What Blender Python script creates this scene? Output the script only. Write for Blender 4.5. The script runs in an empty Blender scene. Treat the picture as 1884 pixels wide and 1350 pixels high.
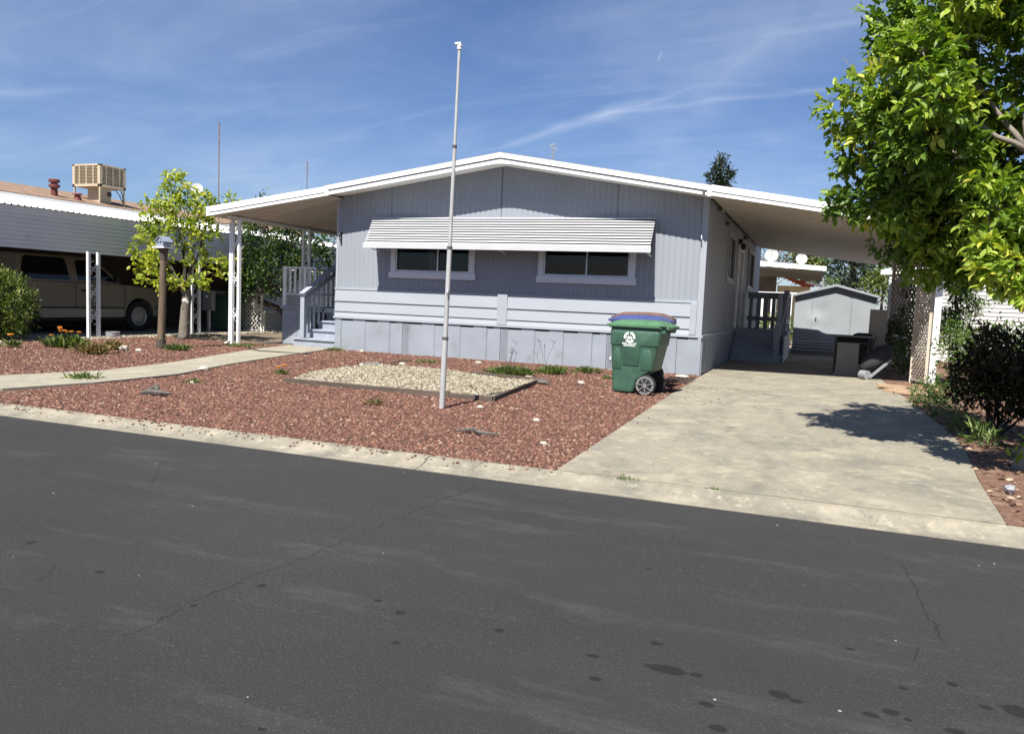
import bpy, math, random
import numpy as np
from math import radians as R, sin, cos, pi
from mathutils import Vector, Matrix, Euler

S = bpy.context.scene
COL = S.collection
random.seed(7)
RNG = np.random.default_rng(11)

# ------------------------------------------------------------------ camera
cam_d = bpy.data.cameras.new("camera")
cam = bpy.data.objects.new("camera", cam_d)
COL.objects.link(cam)
S.camera = cam
F, PIT, ROLL, YAW, CH = 1450.0, 0.0849, 0.0411, 0.3689, 1.288
cam_d.sensor_fit = 'HORIZONTAL'
cam_d.sensor_width = 36.0
cam_d.lens = 36.0 * F / 1884.0
cam_d.clip_start = 0.05
cam_d.clip_end = 3000
fw = Vector((-sin(YAW) * cos(PIT), cos(YAW) * cos(PIT), -sin(PIT)))
rt = Vector((cos(YAW), sin(YAW), 0))
up = rt.cross(fw)
r2 = cos(ROLL) * rt + sin(ROLL) * up
u2 = -sin(ROLL) * rt + cos(ROLL) * up
m = Matrix((r2, u2, -fw)).transposed().to_4x4()
m.translation = (0, 0, CH)
cam.matrix_world = m

# ------------------------------------------------------------------ light
SUN_EL = R(55)
sdir = Vector((0.004, cos(SUN_EL), -sin(SUN_EL))).normalized()      # travel direction of the light
sun_d = bpy.data.lights.new("sun", 'SUN')
sun_d.energy = 5.0
sun_d.angle = R(0.5)
sun_d.color = (1.0, 0.955, 0.88)
sun = bpy.data.objects.new("sun", sun_d)
COL.objects.link(sun)
sun.rotation_euler = sdir.to_track_quat('-Z', 'Y').to_euler()
sun.location = (0, -10, 30)

world = bpy.data.worlds.new("World")
S.world = world
world.use_nodes = True
wn, wl = world.node_tree.nodes, world.node_tree.links
wn.clear()
wo = wn.new('ShaderNodeOutputWorld')
bg = wn.new('ShaderNodeBackground')
bg.inputs[1].default_value = 0.05
sky = wn.new('ShaderNodeTexSky')
sky.sky_type = 'NISHITA'
sky.sun_disc = False
sky.sun_elevation = SUN_EL
sky.sun_rotation = math.atan2(-sdir.x, -sdir.y)
sky.altitude = 60
sky.air_density = 1.0
sky.dust_density = 0.35
sky.ozone_density = 6.0
# thin cirrus: streaked noise laid on a high flat layer
tc = wn.new('ShaderNodeTexCoord')
sep = wn.new('ShaderNodeSeparateXYZ')
wl.new(tc.outputs['Generated'], sep.inputs[0])
def wm(op, a, b=None, c=None):
    n = wn.new('ShaderNodeMath'); n.operation = op
    for i, v in enumerate((a, b, c)):
        if v is None: continue
        if isinstance(v, (int, float)): n.inputs[i].default_value = v
        else: wl.new(v, n.inputs[i])
    return n.outputs[0]
den = wm('ADD', wm('MAXIMUM', sep.outputs[2], 0.0), 0.22)
cx = wm('DIVIDE', sep.outputs[0], den); cy = wm('DIVIDE', sep.outputs[1], den)
comb = wn.new('ShaderNodeCombineXYZ'); wl.new(cx, comb.inputs[0]); wl.new(cy, comb.inputs[1])
def cloud(rot, sc, scale, lo, hi, dist):
    mp = wn.new('ShaderNodeMapping'); mp.inputs['Rotation'].default_value = (0, 0, rot)
    mp.inputs['Scale'].default_value = sc
    wl.new(comb.outputs[0], mp.inputs[0])
    nz = wn.new('ShaderNodeTexNoise'); nz.inputs['Scale'].default_value = scale
    nz.inputs['Detail'].default_value = 6; nz.inputs['Roughness'].default_value = 0.58
    nz.inputs['Distortion'].default_value = dist
    wl.new(mp.outputs[0], nz.inputs['Vector'])
    mr = wn.new('ShaderNodeMapRange'); mr.interpolation_type = 'SMOOTHSTEP'
    mr.inputs[1].default_value = lo; mr.inputs[2].default_value = hi
    wl.new(nz.outputs[0], mr.inputs[0])
    return mr.outputs[0]
c1 = cloud(-0.5, (0.9, 1.5, 1), 1.3, 0.40, 0.85, 0.6)
c2 = cloud(-0.35, (0.7, 3.0, 1), 2.2, 0.50, 0.90, 1.2)
c3 = cloud(0.3, (1.0, 1.0, 1), 0.9, 0.38, 0.75, 0.2)
cl = wm('ADD', wm('MULTIPLY', c1, 0.22), wm('MULTIPLY', c2, 0.18))
cl = wm('ADD', cl, wm('MULTIPLY', c3, 0.20))
# a long thin wisp and a short vapour streak in the same high layer
nzw = wn.new('ShaderNodeTexNoise'); nzw.inputs['Scale'].default_value = 5; nzw.inputs['Detail'].default_value = 7
wl.new(comb.outputs[0], nzw.inputs['Vector'])
def wisp(x0, y0, x1, y1, wid, amt, wob):
    ln = math.hypot(x1 - x0, y1 - y0); ux, uy = (x1 - x0) / ln, (y1 - y0) / ln
    dx = wm('SUBTRACT', cx, x0); dy = wm('SUBTRACT', cy, y0)
    t = wm('ADD', wm('MULTIPLY', dx, ux), wm('MULTIPLY', dy, uy))
    s_ = wm('ADD', wm('ADD', wm('MULTIPLY', dx, -uy), wm('MULTIPLY', dy, ux)), wm('MULTIPLY', wm('SUBTRACT', nzw.outputs[0], .5), wob))
    e = wm('MAXIMUM', wm('MAXIMUM', wm('SUBTRACT', 0.0, t), wm('SUBTRACT', t, ln)), 0.0)
    d = wm('ADD', wm('ABSOLUTE', s_), wm('MULTIPLY', e, .25))
    f = wm('MAXIMUM', wm('SUBTRACT', 1.0, wm('DIVIDE', d, wid)), 0.0)
    return wm('MULTIPLY', wm('MULTIPLY', wm('MULTIPLY', f, f), amt), wm('MINIMUM', wm('MULTIPLY', nzw.outputs[0], 2.0), 1.2))
for w_ in ((-.89, 2.225, -.45, 2.06, .06, .24, .10), (-.60, 2.11, -.03, 2.065, .034, .16, .07), (-.388, 1.858, -.376, 1.83, .005, .25, .0), (-.25, 2.0, -.02, 1.62, .22, .16, .25), (-1.95, 1.41, -1.88, 1.44, .08, .22, .08)):
    cl = wm('ADD', cl, wisp(*w_))
cl = wm('MINIMUM', cl, 0.8)
mixw = wn.new('ShaderNodeMix'); mixw.data_type = 'RGBA'
wl.new(cl, mixw.inputs[0])
mixw.inputs[7].default_value = (7.6, 8.6, 10.2, 1)
tint = wn.new('ShaderNodeMix'); tint.data_type = 'RGBA'; tint.blend_type = 'MULTIPLY'; tint.inputs[0].default_value = 1
tint.inputs[7].default_value = (.97, .985, 1.13, 1)
wl.new(sky.outputs[0], tint.inputs[6])
wl.new(tint.outputs[2], mixw.inputs[6])
wl.new(mixw.outputs[2], bg.inputs[0])
wl.new(bg.outputs[0], wo.inputs[0])

S.render.engine = 'CYCLES'
S.view_settings.view_transform = 'Standard'
S.view_settings.look = 'None'
S.view_settings.gamma = 1
S.view_settings.exposure = 1.0
S.cycles.max_bounces = 6
S.cycles.transparent_max_bounces = 8

# ------------------------------------------------------------------ materials
MATS = {}
def newmat(name):
    mt = bpy.data.materials.new(name); mt.use_nodes = True
    nt = mt.node_tree; b = nt.nodes['Principled BSDF']
    return mt, nt, b
def node(nt, kind, **kw):
    n = nt.nodes.new(kind)
    for k, v in kw.items():
        if k in n.inputs: n.inputs[k].default_value = v
        else: setattr(n, k, v)
    return n
def c4(c): return (c[0], c[1], c[2], 1)
def noise_mix(nt, ca, cb, scale, lo=0.35, hi=0.65, detail=5, stretch=None, rough=0.6, coord='Object'):
    tcn = nt.nodes.new('ShaderNodeTexCoord')
    mp = nt.nodes.new('ShaderNodeMapping')
    if stretch: mp.inputs['Scale'].default_value = stretch
    nt.links.new(tcn.outputs[coord], mp.inputs[0])
    nz = node(nt, 'ShaderNodeTexNoise', Scale=scale, Detail=detail, Roughness=rough)
    nt.links.new(mp.outputs[0], nz.inputs['Vector'])
    mr = nt.nodes.new('ShaderNodeMapRange')
    mr.inputs[1].default_value = lo; mr.inputs[2].default_value = hi
    nt.links.new(nz.outputs[0], mr.inputs[0])
    mx = nt.nodes.new('ShaderNodeMix'); mx.data_type = 'RGBA'
    nt.links.new(mr.outputs[0], mx.inputs[0])
    for i, c in ((6, ca), (7, cb)):
        if hasattr(c, 'links') or isinstance(c, bpy.types.NodeSocket): nt.links.new(c, mx.inputs[i])
        else: mx.inputs[i].default_value = c4(c)
    return mx.outputs[2], nz, mp
def paint(name, c, var=0.12, rough=0.55, scale=2.5, metallic=0.0, bump=0.0, bscale=60, stretch=None, dirt=None, spec=None):
    mt, nt, b = newmat(name)
    a = tuple(x * (1 - var) for x in c); d = tuple(min(1, x * (1 + var * .6)) for x in c)
    out, nz, mp = noise_mix(nt, a, d, scale, stretch=stretch)
    if dirt:
        out, _, _ = noise_mix(nt, out, dirt[0], dirt[1], dirt[2], dirt[3], detail=8)
    nt.links.new(out, b.inputs['Base Color'])
    b.inputs['Roughness'].default_value = rough
    b.inputs['Metallic'].default_value = metallic
    if spec is not None: b.inputs['Specular IOR Level'].default_value = spec
    if bump:
        nb = node(nt, 'ShaderNodeTexNoise', Scale=bscale, Detail=4)
        nt.links.new(mp.outputs[0], nb.inputs['Vector'])
        bp = node(nt, 'ShaderNodeBump', Strength=bump, Distance=0.01)
        nt.links.new(nb.outputs[0], bp.inputs['Height'])
        nt.links.new(bp.outputs[0], b.inputs['Normal'])
    MATS[name] = mt
    return mt
M = {}
M['siding'] = paint('blue_grey_siding_paint', (.245, .268, .302), .05, .6, 1.2, bump=.12, bscale=50, stretch=(1, 1, .25))
M['siding_side'] = M['siding']
M['trim'] = paint('blue_grey_trim_paint', (.30, .325, .362), .05, .55, 3, bump=.1, bscale=80, stretch=(.2, 1, 1))
M['skirt'] = paint('blue_grey_skirting_metal', (.258, .283, .322), .09, .42, 1.6, bump=.15, bscale=4, dirt=((.19, .19, .195), 2.5, .56, .85))
M['skirt_dark'] = paint('dark_blue_grey_seam', (.12, .13, .15), .05, .7)  # plain dark blue grey for seams, door edges and roofs across the street
M['collar'] = paint('dark_grey_collar', (.07, .07, .075), .1, .5)
M['step'] = paint('blue_grey_wood_paint', (.285, .312, .365), .12, .6, 6, bump=.2, bscale=40, dirt=((.2, .215, .25), 9, .6, .8))
M['white'] = paint('white_roof_trim_paint', (.84, .84, .82), .03, .45, 2, dirt=((.5, .5, .48), 5, .66, .95))
M['white_metal'] = paint('white_enamel_metal', (.78, .78, .77), .05, .4, 3, dirt=((.45, .43, .4), 8, .62, .9))
M['awning'] = paint('pale_awning_enamel', (.46, .47, .485), .05, .4, 3, dirt=((.35, .34, .33), 7, .62, .92))
M['soffit'] = paint('canopy_underside_metal', (.52, .47, .40), .12, .5, 2, stretch=(.3, 2, 1), dirt=((.3, .26, .2), 4, .6, .9))
M['shingle'] = paint('grey_roof_edge', (.30, .29, .28), .2, .9, 8)
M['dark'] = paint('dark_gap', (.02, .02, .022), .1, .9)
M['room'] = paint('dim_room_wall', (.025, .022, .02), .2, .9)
M['black_plastic'] = paint('black_plastic', (.018, .018, .02), .2, .4)
M['window_trim'] = paint('pale_window_trim_paint', (.62, .64, .68), .05, .55, 4)
M['galv'] = paint('galvanised_metal', (.50, .51, .54), .12, .42, 12, metallic=.55)
M['pole'] = paint('worn_aluminium', (.37, .375, .375), .12, .6, 6, metallic=0)
M['wood_post'] = paint('weathered_wood_post', (.13, .095, .06), .35, .85, 9, bump=.6, bscale=50, stretch=(1, 1, .12))
M['dark_wood'] = paint('dark_treated_wood', (.085, .065, .05), .3, .8, 8, bump=.4, stretch=(.2, .2, 1))
M['lumber'] = paint('fresh_cut_lumber', (.37, .255, .16), .25, .75, 6, bump=.2, stretch=(.3, 3, 3))
M['lumber_red'] = paint('reddish_lumber', (.25, .13, .08), .25, .75, 6, bump=.2, stretch=(.3, 3, 3))
M['lattice'] = paint('beige_lattice_wood', (.50, .44, .36), .15, .75, 5)
M['lattice_white'] = paint('offwhite_lattice', (.62, .60, .55), .12, .7, 5)
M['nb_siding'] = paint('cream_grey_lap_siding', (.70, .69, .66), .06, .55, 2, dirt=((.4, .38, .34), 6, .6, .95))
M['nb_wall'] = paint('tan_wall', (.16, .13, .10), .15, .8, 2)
M['brown_roof'] = paint('brown_shingle_roof', (.22, .145, .095), .3, .95, 5, bump=.5, bscale=30, stretch=(1, 1, 1))
M['truck'] = paint('tan_car_paint', (.24, .205, .15), .06, .3, 2, spec=.6)
M['truck_low'] = paint('lighter_tan_lower_paint', (.32, .29, .235), .06, .35, 2)
M['chrome'] = paint('chrome', (.7, .7, .7), .05, .15, 3, metallic=1)
M['hubcap'] = paint('brushed_wheel_cover', (.42, .41, .39), .08, .4, 8, metallic=.5)
M['tyre'] = paint('tyre_rubber', (.02, .02, .02), .3, .85, 10)
M['bin_green'] = paint('green_bin_plastic', (.040, .098, .066), .14, .5, 5, bump=.08, bscale=25, dirt=((.085, .14, .105), 6, .56, .9))
M['lid_green'] = paint('bright_green_lid_plastic', (.065, .155, .078), .18, .5, 6, dirt=((.17, .26, .18), 7, .58, .9))
M['bin_blue'] = paint('blue_bin_plastic', (.045, .06, .17), .15, .4, 6, dirt=((.25, .28, .45), 7, .6, .95))
M['bin_brown'] = paint('brown_bin_plastic', (.14, .07, .045), .15, .5, 6, dirt=((.35, .25, .2), 7, .6, .95))
M['silver_wheel'] = paint('silver_wheel_plastic', (.3, .3, .3), .1, .35, 6, metallic=.4)
M['decal'] = paint('white_decal', (.82, .84, .82), .04, .5)
M['cooler'] = paint('beige_cooler_metal', (.46, .38, .27), .08, .5, 4, dirt=((.35, .28, .2), 7, .6, .9))
M['cooler_pad'] = paint('cooler_pad', (.22, .20, .13), .3, .9, 20)
M['red_vent'] = paint('oxide_red_vent', (.13, .032, .026), .2, .7, 8)
M['rust'] = paint('rusty_mast', (.2, .14, .11), .3, .6, 10, metallic=.3)
M['dish'] = paint('pale_dish', (.42, .42, .40), .06, .5)
M['shed'] = paint('pale_grey_shed_metal', (.28, .30, .32), .06, .42, 1.5, bump=.5, bscale=1.6, dirt=((.33, .35, .38), 2.2, .62, .9))
M['beige_board'] = paint('grey_beige_board', (.24, .225, .18), .08, .7, 4)
M['grey_plank'] = paint('weathered_grey_plank', (.20, .20, .19), .2, .8, 5, stretch=(.3, 4, 4))
M['fabric'] = paint('charcoal_fabric', (.025, .027, .032), .2, .9, 10)
M['grey_plastic'] = paint('pale_grey_plastic', (.24, .25, .27), .08, .6)
M['cream'] = paint('cream_wall', (.78, .62, .36), .05, .7)
M['white_wall'] = paint('white_lap_siding', (.62, .62, .60), .03, .5, 2)
M['red_roof'] = paint('red_roof_trim', (.42, .09, .05), .15, .7)
M['bark'] = paint('grey_bark', (.22, .20, .17), .3, .9, 7, bump=.8, bscale=40, stretch=(1, 1, .3))
M['bark_dark'] = paint('dark_bark', (.07, .055, .045), .3, .9, 9, bump=.6, bscale=40)
M['limb'] = paint('grey_brown_limb', (.20, .17, .14), .25, .85, 9)
M['whitewash'] = paint('whitewashed_bark', (.17, .15, .12), .3, .9, 5, dirt=((.6, .58, .53), 6, .60, .64))
M['river'] = None
M['bird_blue'] = paint('birdhouse_blue_grey', (.21, .245, .30), .1, .6, 8)
M['soil'] = paint('dry_soil', (.15, .115, .08), .3, .95, 1.5, bump=.8, bscale=25, dirt=((.10, .12, .05), .8, .55, .7))
M['petal'] = paint('orange_petal', (.85, .32, .04), .15, .6)
M['petal_white'] = paint('pale_rose_petal', (.75, .66, .60), .1, .6)
M['curtain'] = paint('white_curtain', (.75, .75, .72), .05, .8)
M['pebble_white'] = paint('pale_rock', (.42, .385, .32), .2, .8, 12)
M['debris'] = paint('grey_debris', (.10, .09, .08), .3, .9, 12)
M['hose'] = paint('black_hose', (.02, .02, .02), .2, .5)

def glass_mat():
    mt = bpy.data.materials.new('window_glass'); mt.use_nodes = True
    nt = mt.node_tree; nt.nodes.clear()
    o = nt.nodes.new('ShaderNodeOutputMaterial')
    mix = nt.nodes.new('ShaderNodeMixShader'); tr = nt.nodes.new('ShaderNodeBsdfTransparent')
    tr.inputs[0].default_value = (.5, .53, .54, 1)
    gl = nt.nodes.new('ShaderNodeBsdfGlossy'); gl.inputs['Roughness'].default_value = .01
    fr = nt.nodes.new('ShaderNodeFresnel'); fr.inputs[0].default_value = 1.36
    nt.links.new(fr.outputs[0], mix.inputs[0]); nt.links.new(tr.outputs[0], mix.inputs[1]); nt.links.new(gl.outputs[0], mix.inputs[2])
    nt.links.new(mix.outputs[0], o.inputs[0])
    return mt
M['glass'] = glass_mat()
_m, _nt, _b = newmat('dark_tinted_glass')
_b.inputs['Base Color'].default_value = (.006, .007, .008, 1); _b.inputs['Roughness'].default_value = .05
M['dark_glass'] = _m

def attr_ramp(nt, stops, name='tint'):
    at = nt.nodes.new('ShaderNodeAttribute'); at.attribute_name = name
    cr = nt.nodes.new('ShaderNodeValToRGB')
    el = cr.color_ramp.elements
    el[0].position = stops[0][0]; el[0].color = c4(stops[0][1])
    el[1].position = stops[-1][0]; el[1].color = c4(stops[-1][1])
    for p, c in stops[1:-1]:
        e = el.new(p); e.color = c4(c)
    nt.links.new(at.outputs['Fac'], cr.inputs[0])
    return cr.outputs[0]
def leaf_mat(name, stops, rough=.45, trans=.35, tcol=1.6):
    mt, nt, b = newmat(name)
    col = attr_ramp(nt, stops)
    nt.links.new(col, b.inputs['Base Color'])
    b.inputs['Roughness'].default_value = rough
    b.inputs['Specular IOR Level'].default_value = .35
    out = [n for n in nt.nodes if n.type == 'OUTPUT_MATERIAL'][0]
    tb = nt.nodes.new('ShaderNodeBsdfTranslucent')
    mu = nt.nodes.new('ShaderNodeMix'); mu.data_type = 'RGBA'; mu.blend_type = 'MULTIPLY'; mu.inputs[0].default_value = 1
    nt.links.new(col, mu.inputs[6]); mu.inputs[7].default_value = (tcol * .85, tcol, tcol * .3, 1)
    nt.links.new(mu.outputs[2], tb.inputs[0])
    ms = nt.nodes.new('ShaderNodeMixShader'); ms.inputs[0].default_value = trans
    nt.links.new(b.outputs[0], ms.inputs[1]); nt.links.new(tb.outputs[0], ms.inputs[2])
    nt.links.new(ms.outputs[0], out.inputs[0])
    return mt
M['leaf_big'] = leaf_mat('broad_leaf', [(0, (.05, .10, .016)), (.35, (.12, .20, .026)), (.7, (.28, .36, .05)), (1, (.52, .49, .09))], .45, .28)
M['leaf_lime'] = leaf_mat('lime_leaf', [(0, (.09, .14, .02)), (.45, (.24, .29, .04)), (1, (.50, .47, .07))])
M['leaf_orange'] = leaf_mat('glossy_dark_leaf', [(0, (.02, .045, .010)), (.6, (.05, .09, .018)), (1, (.14, .18, .04))], .35, .2)
M['leaf_bush'] = leaf_mat('bush_leaf', [(0, (.05, .09, .02)), (.6, (.13, .17, .04)), (1, (.30, .30, .08))], .5, .2)
M['leaf_red'] = leaf_mat('dark_red_leaf', [(0, (.028, .028, .014)), (.6, (.052, .044, .02)), (1, (.11, .05, .028))], .45, .15, 1.0)
M['leaf_hedge'] = leaf_mat('hedge_leaf', [(0, (.035, .075, .02)), (.6, (.09, .15, .035)), (1, (.2, .27, .06))], .45, .25)
M['needle'] = leaf_mat('conifer_foliage', [(0, (.02, .035, .02)), (.6, (.045, .065, .035)), (1, (.10, .12, .06))], .6, .1)
M['weed'] = leaf_mat('weed_leaf', [(0, (.06, .10, .03)), (.6, (.13, .19, .06)), (1, (.28, .30, .10))], .5, .25)
M['dry_weed'] = leaf_mat('dry_weed_leaf', [(0, (.10, .09, .04)), (.5, (.18, .16, .06)), (1, (.26, .13, .07))], .6, .2)

def rock_mat(name, stops, rough=.9):
    mt, nt, b = newmat(name)
    nt.links.new(attr_ramp(nt, stops), b.inputs['Base Color'])
    b.inputs['Roughness'].default_value = rough
    return mt
M['lava'] = rock_mat('red_lava_rock', [(0, (.05, .022, .015)), (.4, (.11, .047, .032)), (.8, (.175, .080, .053)), (.96, (.22, .125, .085)), (1, (.33, .26, .19))])
M['river'] = rock_mat('river_pebble', [(0, (.08, .07, .05)), (.35, (.18, .155, .105)), (.7, (.26, .225, .15)), (1, (.38, .34, .27))], .75)

def ground_mat(name, ca, cb, cc, s1, s2, bump, bs, voronoi=None, rough=.9):
    mt, nt, b = newmat(name)
    out, nz, mp = noise_mix(nt, ca, cb, s1, .3, .7, 8)
    out, _, _ = noise_mix(nt, out, cc, s2, .5, .75, 6)
    h = node(nt, 'ShaderNodeTexNoise', Scale=bs, Detail=6)
    nt.links.new(mp.outputs[0], h.inputs['Vector'])
    bp = node(nt, 'ShaderNodeBump', Strength=bump, Distance=.02)
    nt.links.new(h.outputs[0], bp.inputs['Height'])
    nt.links.new(bp.outputs[0], b.inputs['Normal'])
    nt.links.new(out, b.inputs['Base Color']); b.inputs['Roughness'].default_value = rough
    return mt
M['lava_base'] = ground_mat('red_rock_bed_base', (.07, .038, .028), (.11, .058, .042), (.15, .11, .08), 30, 1.3, 1, 45)
M['mulch'] = ground_mat('bark_mulch', (.07, .035, .022), (.19, .10, .065), (.27, .20, .13), 26, 7, 1, 40)

def concrete(name, base, stain, light, rings=()):
    mt, nt, b = newmat(name)
    out, nz, mp = noise_mix(nt, tuple(x * .90 for x in base), base, 5, .38, .62, 8)
    out, _, m1 = noise_mix(nt, out, stain, .9, .47, .63, 10, stretch=(1.1, .9, 1), rough=.72)
    out, _, m2 = noise_mix(nt, out, tuple(x * .78 for x in stain), 3.4, .56, .72, 9, rough=.75)
    m2.inputs['Location'].default_value = (3.1, 7.7, 0)
    out, _, m3 = noise_mix(nt, out, light, 1.9, .50, .66, 10, rough=.72)
    m3.inputs['Location'].default_value = (13.3, 1.7, 0)
    out, _, m4 = noise_mix(nt, out, tuple(min(1, x * 1.2) for x in light), 11, .56, .72, 6, rough=.7)
    out, _, _ = noise_mix(nt, out, tuple(x * .5 for x in base), 75, .62, .75, 2)
    for (cx_, cy_, rad, wid) in rings:        # faint tyre scuffs
        tcn = nt.nodes.new('ShaderNodeTexCoord'); vm = nt.nodes.new('ShaderNodeVectorMath'); vm.operation = 'SUBTRACT'
        nt.links.new(tcn.outputs['Object'], vm.inputs[0]); vm.inputs[1].default_value = (cx_, cy_, 0)
        vs_ = nt.nodes.new('ShaderNodeVectorMath'); vs_.operation = 'MULTIPLY'; vs_.inputs[1].default_value = (1, 1, 0); nt.links.new(vm.outputs[0], vs_.inputs[0])
        ln = nt.nodes.new('ShaderNodeVectorMath'); ln.operation = 'LENGTH'; nt.links.new(vs_.outputs[0], ln.inputs[0])
        def mth(op, p, q):
            n = nt.nodes.new('ShaderNodeMath'); n.operation = op
            for i, v in enumerate((p, q)):
                if isinstance(v, (int, float)): n.inputs[i].default_value = v
                else: nt.links.new(v, n.inputs[i])
            return n.outputs[0]
        f = mth('MAXIMUM', mth('SUBTRACT', 1.0, mth('DIVIDE', mth('ABSOLUTE', mth('SUBTRACT', ln.outputs['Value'], rad), 0), wid)), 0.0) if False else None
        d_ = mth('SUBTRACT', ln.outputs['Value'], rad); d_ = mth('ABSOLUTE', d_, 0.0)
        f = mth('MAXIMUM', mth('SUBTRACT', 1.0, mth('DIVIDE', d_, wid)), 0.0)
        gt = mth('MAXIMUM', mth('MULTIPLY', mth('SUBTRACT', nz.outputs[0], .42), 3.5), 0.0)
        f = mth('MINIMUM', mth('MULTIPLY', f, gt), .55)
        mx = nt.nodes.new('ShaderNodeMix'); mx.data_type = 'RGBA'; nt.links.new(f, mx.inputs[0]); nt.links.new(out, mx.inputs[6]); mx.inputs[7].default_value = c4(tuple(x * .55 for x in base)); out = mx.outputs[2]
    h = node(nt, 'ShaderNodeTexNoise', Scale=120, Detail=4)
    nt.links.new(mp.outputs[0], h.inputs['Vector'])
    bp = node(nt, 'ShaderNodeBump', Strength=.25, Distance=.004)
    nt.links.new(h.outputs[0], bp.inputs['Height']); nt.links.new(bp.outputs[0], b.inputs['Normal'])
    nt.links.new(out, b.inputs['Base Color']); b.inputs['Roughness'].default_value = .88
    return mt
M['drive'] = concrete('driveway_concrete', (.235, .213, .163), (.155, .143, .116), (.31, .28, .205), rings=((-.2, -3.4, .62, .07), (-.2, -3.4, .44, .05), (4.5, -1.5, 4.9, .12), (4.5, -1.5, 5.6, .12), (-4.2, -5.5, 3.9, .1)))
M['walk'] = concrete('walkway_concrete', (.28, .255, .195), (.23, .21, .165), (.33, .30, .225))
M['curb'] = concrete('curb_concrete', (.225, .203, .157), (.125, .117, .097), (.30, .27, .205))
M['slab'] = concrete('carport_slab_concrete', (.26, .24, .21), (.14, .13, .12), (.3, .28, .25))

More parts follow.
